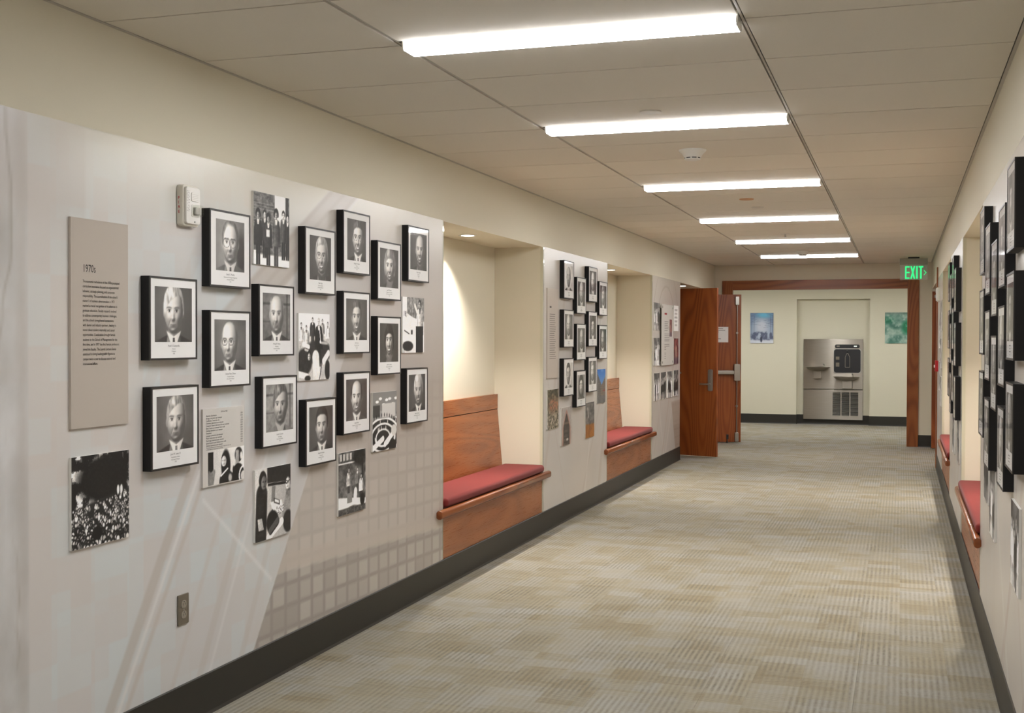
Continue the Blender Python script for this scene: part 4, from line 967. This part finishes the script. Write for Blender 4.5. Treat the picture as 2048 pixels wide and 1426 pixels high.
# ================================================================== BENCHES
def bench(X, s, n, label, clabel):
    rz = R90 if s < 0 else -R90; yc = (n[0]+n[1])/2; w = (n[1]-n[0])/2 - 0.004
    r = thing('niche_bench', label, 'bench', (X, yc, 0), rz, 'wooden niche benches')
    f = MB(); f.box(-w, w, 0.003, 0.023, BBH-0.005, 0.432); f.build('front_panel', M_OAK_Y, r, 0.001)
    MB().box(-w, w, 0.0, 0.36, 0.432, 0.458).build('seat_board', M_OAK_Y, r, 0.002)
    rail = MB(); rl = 1.155
    rail.rbox(-rl, rl, -0.040, -0.0005, 0.418, 0.472, 0.0195, 'x', 6); rail.build('front_rail', M_RAIL, r, 0.004, True)
    # sloped back with separate top board
    b = MB(); b.prism([(0.318, 0.458), (0.362, 0.945), (0.386, 0.945), (0.386, 0.458)], 'x', -w, w); b.build('back_panel', M_OAK_Y, r, 0.001)
    MB().box(-w, w, 0.361, 0.386, 0.950, 1.062).build('back_top_board', M_OAK_Y, r, 0.0015)
    c = thing('seat_cushion', clabel, 'cushion', (X, yc, 0.459), rz, 'red seat cushions on the niche benches')
    cw = w-0.012
    cu = MB(); cu.box(-cw, cw, -0.024, 0.308, 0.0135, 0.070); cu.build('pad', M_FABRIC, c, 0.024, True, 5)
    MB().box(-cw+0.02, cw-0.02, 0.004, 0.300, 0.0, 0.016).build('base_board', M_PIPING, c)
bench(XL, -1, N1, 'oak niche bench with high back on the left, nearer one', 'red cushion on the nearer left bench')
bench(XL, -1, N2, 'oak niche bench with high back on the left, farther one', 'red cushion on the farther left bench, beside the open doors')
bench(XR, 1, N1, 'oak niche bench on the right wall, nearer one', 'red cushion on the nearer right bench')
bench(XR, 1, N2, 'oak niche bench on the right wall, farther one', 'red cushion on the farther right bench')

# ================================================================== PICTURE FRAMES
FW, FT = 0.305, 0.040
def frame_body(r):
    h = FW/2; rim = 0.0075
    m = MB(); m.box(-h, h, -FT+0.004, -0.001, 0, FW); m.build('shadow_box', M_BLACK, r, 0.0008)
    e = MB()
    for x0, x1, z0, z1 in ((-h, -h+rim, 0, FW), (h-rim, h, 0, FW), (-h+rim, h-rim, 0, rim), (-h+rim, h-rim, FW-rim, FW)): e.box(x0, x1, -FT, -FT+0.0045, z0, z1)
    e.build('rim', M_RIM, r)
    mt = MB().box(-h+rim, h-rim, -FT+0.0022, -FT+0.0042, rim, FW-rim).build('mat_board', M_MAT, r)
    MB().box(-h+rim, h-rim, -FT+0.0003, -FT+0.0012, rim, FW-rim).build('glass_pane', M_GLASS, r)
    return mt
def frame(X, rz, y, z, spec, label, group, caption=None, res=(66, 56), pw=0.238):
    r = thing('portrait_frame', label, 'picture frame', (X, y, z), rz, group); mt = frame_body(r)
    spec = dict(spec); spec['asp'] = pw/0.203
    z1 = FW-0.036; z0 = z1-0.203
    print_mesh('portrait_print', -pw/2, pw/2, z0, z1, -FT+0.0019, res[0], res[1], lambda U, V: portrait(U, V, spec), M_PRINT, mt)
    if caption:
        text('caption', caption[0], 0.0105, 0, -FT+0.0018, z0-0.017, M_INK, mt, 'CENTER', 1.0, 0.85)
        text('caption', '\n'.join(caption[1:]), 0.0078, 0, -FT+0.0018, z0-0.0275, M_INKG, mt, 'CENTER', 1.15, 0.88)
    else:
        b = MB()
        for i, hw_ in enumerate((0.028, 0.018, 0.03, 0.008)): b.box(-hw_, hw_, -FT+0.0015, -FT+0.002, z0-0.016-0.0105*i-0.0012, z0-0.016-0.0105*i+0.0012)
        b.build('caption', M_INKG, mt)
    return r
G1 = 'black framed portraits in the near left display'
FR = [
 (3.685, 1.407, dict(bg=96, hair=168, style='full', part=0.35, skin=206, tie=60, seed=1), 'framed portrait of a white-haired man in suit, beside the taupe text panel', ('Frank B. Campanella', 'Finance', 'Professor', '1970')),
 (4.080, 1.691, dict(bg=138, hair=96, style='thin', glasses=70, gw=0.092, gh=0.075, skin=212, suit=96, shirt=196, bgt='shade', hy=0.0, seed=2, pw=0.214), 'framed portrait of a balding man in large glasses, under the fire alarm', ('David C. Murphy', 'Operations & Strategic Management', 'Associate Professor', '1971')),
 (4.080, 1.293, dict(bg=112, hair=120, style='bald', glasses=50, gw=0.07, gh=0.05, skin=214, suit=56, turn=-0.05, hx=-0.03, seed=3), 'framed portrait of a bald man in small dark glasses, above the fee list board', ('Charles Peter Olivieri', 'Computer Science', 'Associate Professor', '1970')),
 (3.695, 1.005, dict(bg=104, hair=140, style='short', part=0.3, skin=198, tie=120, suit=50, hx=0.02, seed=4), 'framed portrait of a grey-haired man in suit, lowest frame nearest the crowd photo', ('John W. Lewis, III', 'Organization Studies', 'Associate Professor', '1970')),
 (4.455, 1.412, dict(bg=112, hair=150, style='bald', stache=110, skin=202, suit=58, bgt='stone', seed=5), 'framed portrait of a balding man with moustache before shelves, below the group photo', ('Michael P. Peters', 'Marketing', 'Associate Professor', '1971')),
 (4.482, 1.020, dict(bg=140, hair=92, style='full', part=0.3, skin=188, suit=120, shirt=170, tie=0, bgt='stone', hx=0.02, seed=6), 'framed portrait of a young man with thick parted hair, above the typist photo', ('Louis S. Corsini', 'Accounting', 'Associate Professor', '1971')),
 (4.865, 1.692, dict(bg=78, hair=146, style='short', glasses=70, smile=1, skin=198, suit=62, shirt=80, hx=0.05, seed=7, pw=0.214), 'framed portrait of a smiling man in glasses, above the classroom photo', ('Peter Page', 'Computer Science', 'Associate Professor', '1972')),
 (4.872, 0.903, dict(bg=84, hair=42, style='short', skin=192, suit=50, seed=8, smile=0, hx=0.03), 'framed portrait of a dark-haired man, below the classroom photo', ('Ronald Pawliczek', 'Accounting', 'Associate Professor', '1972')),
 (5.254, 1.806, dict(bg=88, hair=86, style='short', glasses=70, gw=0.075, gh=0.055, skin=208, suit=52, smile=1, hx=0.06, seed=9, pw=0.214), 'highest framed portrait of the fifth column, man in glasses and white collar', ('George A. Aragon', 'Finance', 'Associate Professor', '1975')),
 (5.650, 1.690, dict(bg=88, hair=128, style='curly', smile=1, skin=202, suit=70, shirt=120, tie=0, hx=0.03, seed=10), 'framed portrait of a woman with light curly hair, in the sixth column', ('Jean M. Passman', 'Management & Operations', 'Adjunct Associate Professor', '1976')),
 (6.052, 1.805, dict(bg=84, hair=120, style='bald', skin=196, suit=66, shirt=90, tie=0, hx=0.08, smile=1, seed=11), 'framed portrait of a bald smiling man, top frame nearest the bench niche', ('Philip A. Garber', 'Operations', 'Professor', '1977')),
 (5.254, 1.414, dict(bg=92, hair=84, style='short', skin=196, suit=48, smile=1, hx=0.0, a=0.215, b=0.32, seed=12), 'framed portrait of a smiling dark-haired man in suit, middle of the fifth column', ('John J. Lee', 'Operations Studies', 'Professor', '1975')),
 (5.650, 1.299, dict(bg=74, hair=40, style='curly', smile=1, skin=202, suit=60, shirt=110, tie=0, a=0.2, b=0.31, seed=13), 'framed portrait of a smiling woman with dark curly hair, above the lecture hall photo', ('Judith R. Gordon', 'Management & Organization', 'Professor', '1977')),
 (5.254, 1.018, dict(bg=86, hair=40, style='bald', skin=204, suit=86, smile=1, seed=14), 'framed portrait of a balding smiling man in tie, above the park photo', ('Joseph Raelin', 'Operations & Strategic Management', 'Professor', '1976')),
 (6.033, 1.020, dict(bg=80, hair=164, style='full', stache=90, skin=186, suit=40, smile=1, hx=0.08, seed=15), 'framed portrait of a white-haired man with moustache, bottom frame nearest the bench niche', ('Hassan Tehranian', 'Griffith Family Millennium Chair', 'Finance', '1978')),
]
for y, z, sp_, lab, cap in FR: frame(XL, R90, y+FW/2, z, sp_, lab, G1, cap, (66, 56), sp_.get('pw', 0.238))
RS = random.Random(12)
def rspec(i):
    st = RS.choice(['bald', 'thin', 'short', 'short', 'full', 'curly', 'long'])
    return dict(bg=RS.choice([70, 84, 96, 110]), hair=RS.choice([40, 60, 90, 150, 190]), style=st, glasses=RS.choice([0, 0, 60]), smile=RS.choice([0, 1]), skin=RS.randint(180, 208), suit=RS.choice([42, 56, 80]), hx=RS.uniform(-0.05, 0.05), seed=i)
G2 = 'black framed portraits between the two left benches'
CW = {0: 'first', 1: 'second', 2: 'third', 3: 'fourth', 4: 'fifth'}
RW3 = ('top', 'middle', 'bottom')
g2c = ((9.232, (1.815, 1.420, 1.027)), (9.630, (1.701, 1.311, 0.918)), (10.025, (1.812, 1.424, 1.028)), (10.405, (1.701, 1.310)))
g2s = {(0, 0): dict(bg=226, hair=120, style='bald'), (0, 1): dict(bg=96, hair=140, style='thin'), (0, 2): dict(bg=216, hair=48, style='short', glasses=50, smile=1), (1, 0): dict(bg=74, hair=160, style='short'),
       (1, 1): dict(bg=92, hair=70, style='bald', glasses=40), (1, 2): dict(bg=150, hair=36, style='long', smile=1, tie=0, shirt=60), (2, 0): dict(bg=66, hair=60, style='bald', skin=212), (2, 1): dict(bg=88, hair=40, style='curly', smile=1, tie=0),
       (2, 2): dict(bg=84, hair=130, style='short'), (3, 0): dict(bg=40, hair=110, style='long', smile=1, tie=0), (3, 1): dict(bg=60, hair=70, style='thin')}
for ci, (y, zs) in enumerate(g2c):
    for ri, z in enumerate(zs):
        sp_ = dict(rspec(40+ci*3+ri)); sp_.update(g2s[(ci, ri)])
        rw = RW3[ri] if len(zs) == 3 else ('upper', 'lower')[ri]
        frame(XL, R90, y+FW/2, z, sp_, 'framed portrait between the left benches, %s column from the left, %s' % (CW[ci], rw), G2, None, (34, 30))
G3 = 'black framed portraits on the near right wall'
g3c = ((4.365, (1.800, 1.418, 1.034)), (4.752, (1.689, 1.312, 0.928)), (5.140, (1.587, 1.201)), (5.535, (1.689, 1.312, 0.925)), (5.930, (1.800, 1.420, 1.036)))
for ci, (y, zs) in enumerate(g3c):
    for ri, z in enumerate(zs):
        rw = RW3[ri] if len(zs) == 3 else ('upper', 'lower')[ri]
        frame(XR, -R90, y+FW/2, z, rspec(70+ci*3+ri), 'framed portrait on the near right wall, %s column counted from the viewer, %s' % (CW[ci], rw), G3, None, (34, 30))
G4 = 'black framed portraits between the two right benches'
for ci, (y, zs) in enumerate(((8.93, (1.69, 1.305, 0.925)), (9.32, (1.80, 1.42, 1.035)), (9.72, (1.69, 1.31, 0.928)), (10.12, (1.80, 1.42, 1.04)))):
    for ri, z in enumerate(zs):
        frame(XR, -R90, y+FW/2, z, rspec(100+ci*3+ri), 'framed portrait between the right benches, %s column from the viewer, %s' % (CW[ci], RW3[ri]), G4, None, (20, 18))

# ================================================================== PHOTO BOARDS
BW, BT = 0.308, 0.012
def board(X, rz, y, z, fn, label, group, res=64, name='photo_board', w=BW, h=BW):
    r = thing(name, label, 'photo', (X, y+w/2, z), rz, group)
    MB().box(-w/2, w/2, -BT, -0.0024, 0, h).build('backing_board', M_BOARD, r, 0.0004)
    print_mesh('photo_print', -w/2, w/2, 0, h, -BT-0.0003, res, int(res*h/w), fn, M_PRINT, r, 1.65, 112); return r
PB = 'photo boards in the near left display'
board(XL, R90, 3.292, 0.785, pic_crowd, 'black and white photo board of a big crowd under trees, below the text panel', PB, 130)
board(XL, R90, 4.458, 1.801, pic_group, 'black and white photo board of people in dark coats standing by a building', PB, 100)
board(XL, R90, 4.853, 1.295, pic_class, 'black and white photo board of a teacher among seated students', PB, 100)
board(XL, R90, 4.469, 0.621, pic_typist, 'black and white photo board of a man standing by a typing machine', PB, 100)
board(XL, R90, 5.652, 0.899, pic_hall, 'black and white photo board of a curved lecture hall full of people', PB, 90)
board(XL, R90, 5.257, 0.621, pic_park, 'black and white photo board of people working outdoors, lowest on the wall', PB, 90)
board(XL, R90, 6.040, 1.410, pic_chalk, 'black and white photo board of a teacher at a chalkboard', PB, 90)
# fee list board: printed list over a photo of two women
r = thing('fee_list_board', 'pale board with a printed fee list above a photo of two women', 'photo', (XL, 4.072+BW/2, 0.901), R90, PB)
MB().box(-BW/2, BW/2, -BT, -0.0024, 0, BW).build('backing_board', M_TEXTP, r, 0.0004)
print_mesh('photo_print', -0.118, BW/2, 0.004, 0.142, -BT-0.0003, 80, 48, pic_women, M_PRINT, r, 1.5, 122)
fees = ['Absentee Examination', 'Biology Laboratory--per semester', 'Certificates, Transcripts, etc.', 'Chemistry Laboratory--per semester', 'Computer Science Laboratory Fee--per semester', 'Extra Course--per semester hour credit',
        'Geology Laboratory--per semester', 'Graduation', 'Language Laboratory--per semester', 'Physics Laboratory--per semester', 'Psychology Laboratory--per semester', 'Special Students--per semester hour credit', 'Statistics Laboratory--per semester']
text('list_heading', 'SPECIAL FEES', 0.0085, 0.0, -BT-0.0005, 0.290, M_INK, r, 'CENTER')
text('list_lines', '\n'.join(fees), 0.0098, -0.132, -BT-0.0005, 0.277, M_INK, r, 'LEFT', 1.0, 0.86)
text('list_prices', '\n'.join(['10.00', '25.00', '1.00', '25.00', '35.00', '68.00', '25.00', '15.00', '10.00', '25.00', '15.00', '68.00', '10.00']), 0.0088, 0.142, -BT-0.0005, 0.277, M_INK, r, 'RIGHT', 1.12, 0.86)
text('list_note', 'The trustees of the university reserve the right to change the tuition rate\nand make additional charges within the university.', 0.0068, -0.132, -BT-0.0005, 0.152, M_INK, r, 'LEFT', 1.0, 0.9)
P2 = 'photo boards between the two left benches'
board(XL, R90, 8.865, 0.786, pic_flowers, 'colour photo board of a flowery hedge, below the second text panel', P2, 44)
board(XL, R90, 9.262, 0.625, pic_arch, 'colour photo board of a pointed stone archway', P2, 44)
board(XL, R90, 10.035, 0.627, pic_autumn, 'colour photo board of a grey building with orange ground', P2, 44)
board(XL, R90, 10.449, 0.908, pic_sky, 'colour photo board of grey buildings under bright blue sky', P2, 44)
P3 = 'photo boards beside the open doors'
for y, z, f, lab in ((13.04, 1.587, pic_bw(1), 'black and white photo left of the clear text panel, upper'), (13.04, 1.195, pic_bw(2), 'black and white photo left of the clear text panel, lower'),
        (14.235, 1.587, pic_paper, 'pale document board right of the clear text panel'), (14.235, 1.192, pic_redphoto, 'reddish colour photo right of the clear text panel'),
        (13.04, 0.803, pic_bw(3), 'first photo from the left in the row under the clear text panel'), (13.435, 0.803, pic_bw(4), 'second photo from the left in the row under the clear text panel'),
        (13.83, 0.804, pic_bw(5), 'third photo from the left in the row under the clear text panel'), (14.235, 0.806, pic_bw(6), 'last photo in the row under the clear text panel, by the doors')):
    board(XL, R90, y, z, f, lab, P3, 26)
P4 = 'photo boards on the right wall'
board(XR, -R90, 4.43, 0.600, pic_bw(11), 'black and white photo low on the right wall, nearest the viewer', P4, 60)
board(XR, -R90, 5.55, 0.612, pic_bw(12), 'black and white photo low on the right wall, second from the viewer', P4, 26)
board(XR, -R90, 5.95, 0.720, pic_bw(13), 'black and white photo low on the right wall, beside the nearer right bench', P4, 26)
board(XR, -R90, 8.95, 0.612, pic_bw(14), 'photo board between the right benches, low and nearer', P4, 20)
board(XR, -R90, 9.74, 0.612, pic_bw(15), 'photo board between the right benches, low and farther', P4, 20)
for y, z, k, lab in ((13.03, 1.587, 16, 'upper nearest'), (13.03, 1.195, 17, 'middle nearest'), (13.03, 0.803, 18, 'lower nearest'), (13.44, 1.4, 19, 'upper farther'), (13.44, 0.95, 20, 'lower farther')):
    board(XR, -R90, y, z, pic_bw(k), 'photo board past the farther right bench, %s' % lab, P4, 16)

# text panels
tp = thing('text_panel', 'tall taupe text panel headed 1970s', 'wall panel', (XL, 3.292+0.153, 1.186), R90)
MB().box(-0.153, 0.153, -BT, -0.0024, 0, 0.70).build('panel_board', M_TAUPE, tp, 0.0004)
text('heading', '1970s', 0.037, -0.094, -BT-0.0006, 0.522, M_INK, tp, 'LEFT', 1.0, 0.78)
para = ('The economic turbulence of the 1970s prompted\ncurriculum innovation focused on organizational\nbehavior, strategic planning, and corporate\nresponsibility. The accreditation of the school\'s\nmaster\'s in business administration in 1971\n'
        'marked a crucial recognition of its advances in\ngraduate education. Faculty research evolved\nto address contemporary business challenges,\nand the school strengthened connections\nwith alumni and industry partners, leading to\nmore robust student internship and career\n'
        'opportunities. Coeducation brought female\nstudents to the School of Management for the\nfirst time, and in 1977 the first female professors\njoined the faculty. The Loyola Lecture Series\ncontinued to bring leading public figures to\ncampus twice a year to discuss national and\ninternational affairs.')
text('paragraph', para, 0.0128, -0.094, -BT-0.0006, 0.487, M_INK, tp, 'LEFT', 1.27, 0.77)
t2 = thing('text_panel', 'tall taupe text panel beyond the nearer left bench', 'wall panel', (XL, 8.855+0.153, 1.182), R90)
MB().box(-0.153, 0.153, -BT, -0.0024, 0, 0.70).build('panel_board', M_TAUPE, t2, 0.0004)
b = MB(); b.box(-0.09, -0.045, -BT-0.0008, -BT, 0.548, 0.562); b.build('heading', M_INKG, t2)
b = MB()
for i in range(22): b.box(-0.09, 0.03+0.06*RS.random(), -BT-0.0008, -BT, 0.50-0.0165*i-0.0017, 0.50-0.0165*i+0.0017)
b.build('paragraph', M_INKG, t2)
t3 = thing('clear_text_panel', 'pale acrylic text panel on standoffs beside the open doors', 'wall panel', (XL, 13.40+0.36, 1.190), R90)
MB().box(-0.355, 0.355, -0.026, -0.020, 0, 0.70).build('acrylic_sheet', M_TEXTP, t3, 0.001)
for x in (-0.32, 0.32):
    for z in (0.035, 0.665): MB().cyl((x, 0, z), (x, -0.032, z), 0.013, n=16).build('standoff', M_STEEL, t3)
MB().box(-0.19, -0.05, -0.027, -0.0262, 0.582, 0.602).build('heading', M_INKR, t3)
b = MB()
for i in range(22):
    if i in (6, 12, 17): continue
    b.box(-0.19, (0.06 if i < 6 else 0.17)-0.07*RS.random() if i < 15 else -0.1, -0.027, -0.0262, 0.50-0.02*i-0.002, 0.50-0.02*i+0.002)
b.build('paragraph', M_INKG, t3)
print_mesh('photo_print', 0.12, 0.27, 0.33, 0.53, -0.0265, 14, 18, pic_redphoto, M_PRINT, t3)

# ================================================================== WALL FITTINGS
# outlet
ol = thing('wall_outlet', 'grey metal duplex outlet low on the left wall', 'outlet', (XL, 3.944, 0.395), R90)
MB().rbox(-0.036, 0.036, -0.0085, -0.0024, 0, 0.116, 0.004, 'y').build('cover_plate', M_GREYMETAL, ol, 0.002)
for z in (0.038, 0.078):
    rc = MB().rbox(-0.0165, 0.0165, -0.0105, -0.008, z-0.0145, z+0.0145, 0.0115, 'y').build('receptacle', M_GREYPLAST, ol, 0.0006)
    m = MB(); m.box(-0.0080, -0.0058, -0.0108, -0.0102, z-0.004, z+0.005); m.box(0.0055, 0.0078, -0.0108, -0.0102, z-0.003, z+0.005); m.cyl((0, -0.0102, z+0.0095), (0, -0.0108, z+0.0095), 0.0026, n=10)
    m.build('slots', M_DKPLAST, rc)
MB().cyl((0, -0.008, 0.058), (0, -0.0098, 0.058), 0.0032, n=12).build('screw', M_STEEL, ol)

def alarm(X, rz, y, z, label, lettered):
    r = thing('fire_alarm', label, 'fire alarm', (X, y, z), rz, 'fire alarms'); w, h = 0.054, 0.156
    bd = MB(); bd.rbox(-w, w, -0.030, -0.0024, 0, h, 0.014, 'y', 5); bd.build('base', M_WPLAST, r, 0.003, True)
    fc = MB(); fc.rbox(-w+0.006, w-0.008, -0.042, -0.029, 0.008, h-0.008, 0.012, 'y', 5); f = fc.build('face_plate', M_WPLAST2, r, 0.003, True)
    g = MB()
    for i in range(4):
        for j in range(13): 
            if (i+j) % 2 == 0: g.box(-w+0.010+0.005*i, -w+0.0125+0.005*i, -0.0424, -0.0415, 0.055+0.0062*j, 0.0575+0.0062*j)
    g.build('sound_grille', M_DKPLAST, f)
    g = MB(); g.rbox(-0.018, 0.034, -0.0455, -0.0415, 0.094, 0.128, 0.007, 'y'); sp2 = g.build('speaker_boss', M_WPLAST2, f, 0.001)
    g = MB()
    for i in range(7):
        for j in range(4): g.box(-0.013+0.006*i, -0.0115+0.006*i, -0.0459, -0.0454, 0.100+0.0065*j, 0.1015+0.0065*j)
    g.build('speaker_holes', M_GREYPLAST, sp2)
    MB().rbox(-0.016, 0.036, -0.044, -0.0415, 0.036, 0.082, 0.006, 'y').build('strobe_recess', M_WPLAST2, r, 0.0005)
    MB().rbox(-0.004, 0.026, -0.056, -0.044, 0.044, 0.072, 0.004, 'y').build('strobe_reflector', M_STEEL, r, 0.002)
    MB().rbox(-0.014, 0.034, -0.066, -0.044, 0.038, 0.080, 0.008, 'y').build('strobe_lens', M_CLEAR, r, 0.004)
    MB().cyl((0.006, -0.041, 0.017), (0.006, -0.0445, 0.017), 0.0022, n=8).build('screw', M_DKPLAST, r)
    if lettered:
        for i, ch in enumerate('FIRE'): text('letter', ch, 0.0150, -w-0.0006, -0.0095, 0.100-0.0175*i, M_FIRE, r, 'LEFT', 1.0, 1.0, 'side', 0.0003)
alarm(XL, R90, 3.908+0.056, 1.913, 'white fire alarm with red FIRE lettering above the bald man portrait', True)
alarm(XR, -R90, 14.0, 1.91, 'distant white fire alarm on the right wall', False)
ps = thing('fire_pull_station', 'red fire pull station low on the far right wall', 'pull station', (XR, 14.42, 1.13), -R90)
MB().rbox(-0.042, 0.042, -0.036, -0.0024, 0, 0.125, 0.008, 'y').build('box', M_RED, ps, 0.003)
MB().rbox(-0.03, 0.03, -0.048, -0.036, 0.045, 0.075, 0.004, 'y').build('handle', M_WPLAST2, ps, 0.002)

# ================================================================== FAR WALL: pictures and drinking fountain
def poster(x0, x1, z0, z1, fn, label):
    r = thing('poster', label, 'poster', ((x0+x1)/2, YF, z0)); w = (x1-x0)/2; h = z1-z0
    MB().box(-w, w, -0.016, -0.0005, 0, h).build('panel', M_BOARD, r, 0.001)
    print_mesh('poster_print', -w, w, 0, h, -0.0164, 48, 62, fn, M_PRINT, r); return r
poster(-2.571, -2.165, 1.424, 1.963, pic_winter, 'blue-grey winter picture left of the drinking fountain')
poster(-0.276, 0.130, 1.427, 1.961, pic_green, 'green cloudy landscape picture right of the drinking fountain')

YW = YF + RD
df = thing('drinking_fountain', 'stainless steel drinking fountain with bottle filler in the far wall', 'drinking fountain', (-1.142, YW, 0.087))
def fx(px): return -0.504 + (px-1607)/118.0*1.008
def fz(py): return 1.413 - (py-678)/161.0*1.413
FD = 0.05
MB().box(-0.504, 0.504, -FD, -0.001, fz(778)-0.0, 1.413).build('upper_panel', M_STAIN, df, 0.003)
MB().box(-0.504, 0.504, -FD, -0.001, 0.0, fz(779.2)).build('lower_panel', M_STAIN, df, 0.003)
bf_ = MB().rbox(fx(1666.3), fx(1721.8), -FD-0.004, -FD+0.001, fz(746.4), fz(696.6), 0.05, 'y', 6).build('filler_bezel', M_STEEL, df, 0.001)
MB().rbox(fx(1668), fx(1720.3), -FD-0.007, -FD-0.002, fz(745), fz(698.2), 0.042, 'y', 6).build('filler_alcove', M_DKPLAST, bf_, 0.002)
b = MB(); x0, x1 = fx(1690), fx(1699)
bt = [(x0, fz(734)), (x1, fz(734)), (x1, fz(714)), (x1-0.018, fz(709.5)), (x1-0.024, fz(707)), (x0+0.024, fz(707)), (x0+0.018, fz(709.5)), (x0, fz(714))]
for p, q in zip(bt, bt[1:]+bt[:1]): b.cyl((p[0], -FD-0.008, p[1]), (q[0], -FD-0.008, q[1]), 0.0035, n=6)
b.build('bottle_outline', M_GREYPLAST, bf_)
b = MB()
for y0, y1 in ((713, 719), (725, 733)): b.box(fx(1671.5), fx(1678.5), -FD-0.0085, -FD-0.007, fz(y1), fz(y0))
b.build('icon_label', M_GREYMETAL, bf_)
MB().cyl((fx(1694), -FD-0.002, fz(701)), (fx(1694), -FD-0.05, fz(703)), 0.012, n=12).build('filler_nozzle', M_DKPLAST, bf_)
dp = MB().rbox(fx(1669.5), fx(1718.5), -FD-0.012, -FD+0.001, fz(696), fz(688.7), 0.028, 'y', 6).build('display_bar', M_DKPLAST, df, 0.002)
MB().box(fx(1707), fx(1713), -FD-0.0128, -FD-0.0118, fz(693.2), fz(691.2)).build('status_light', emis('lit_display', (0.9, 0.95, 0.8), 1.2), dp)
MB().box(fx(1673), fx(1679), -FD-0.0128, -FD-0.0118, fz(693.5), fz(691)).build('display_mark', M_GREYPLAST, dp)
def basin(xc, ztop, wid, side_):
    prof = [(0.02, -0.075), (0.08, -0.068), (0.17, -0.035), (0.205, -0.008), (0.215, 0.0), (0.205, 0.002), (0.16, -0.020), (0.06, -0.042), (0.01, -0.045)]
    k = wid/2/0.215
    return MB().lathe([(r*k, h) for r, h in prof], (xc, -FD-0.17, ztop), 36, 'z', 1.0, 0.86).build('basin', M_STAIN, df, smooth=True)
b1 = basin(fx(1637), fz(733.5), 0.43, -1); b2 = basin(fx(1693.5), fz(752.5), 0.45, 1)
for bb, xc, zt in ((b1, fx(1637), fz(733.5)), (b2, fx(1693.5), fz(752.5))):
    m = MB(); m.tube([(xc+0.105, -FD-0.10, zt-0.02), (xc+0.105, -FD-0.10, zt+0.035), (xc+0.085, -FD-0.13, zt+0.052)], 0.009, 10); m.build('bubbler', M_STEEL, bb, smooth=True)
MB().rbox(fx(1628), fx(1643.5), -FD-0.15, -FD, fz(756.6), fz(741), 0.008, 'y').build('apron', M_STAIN, df, 0.004)
MB().rbox(fx(1684.8), fx(1704.6), -FD-0.15, -FD, fz(776), fz(760.5), 0.008, 'y').build('apron', M_STAIN, df, 0.004)
for x0, x1 in ((1665.7, 1681.4), (1683.3, 1698.8), (1700.9, 1716.2)):
    g = MB().box(fx(x0), fx(x1), -FD-0.001, -FD+0.0005, fz(831), fz(784.2)).build('grille', M_DKPLAST, df)
    m = MB(); n = 18; dz = (fz(784.2)-fz(831))/n
    for i in range(n):
        z = fz(831)+dz*(i+0.5); m.prism([(-FD-0.001, z+dz*0.30), (-FD-0.010, z-dz*0.12), (-FD-0.010, z-dz*0.30), (-FD-0.001, z+dz*0.05)], 'x', fx(x0), fx(x1))
    m.build('louvres', M_STEEL, g)
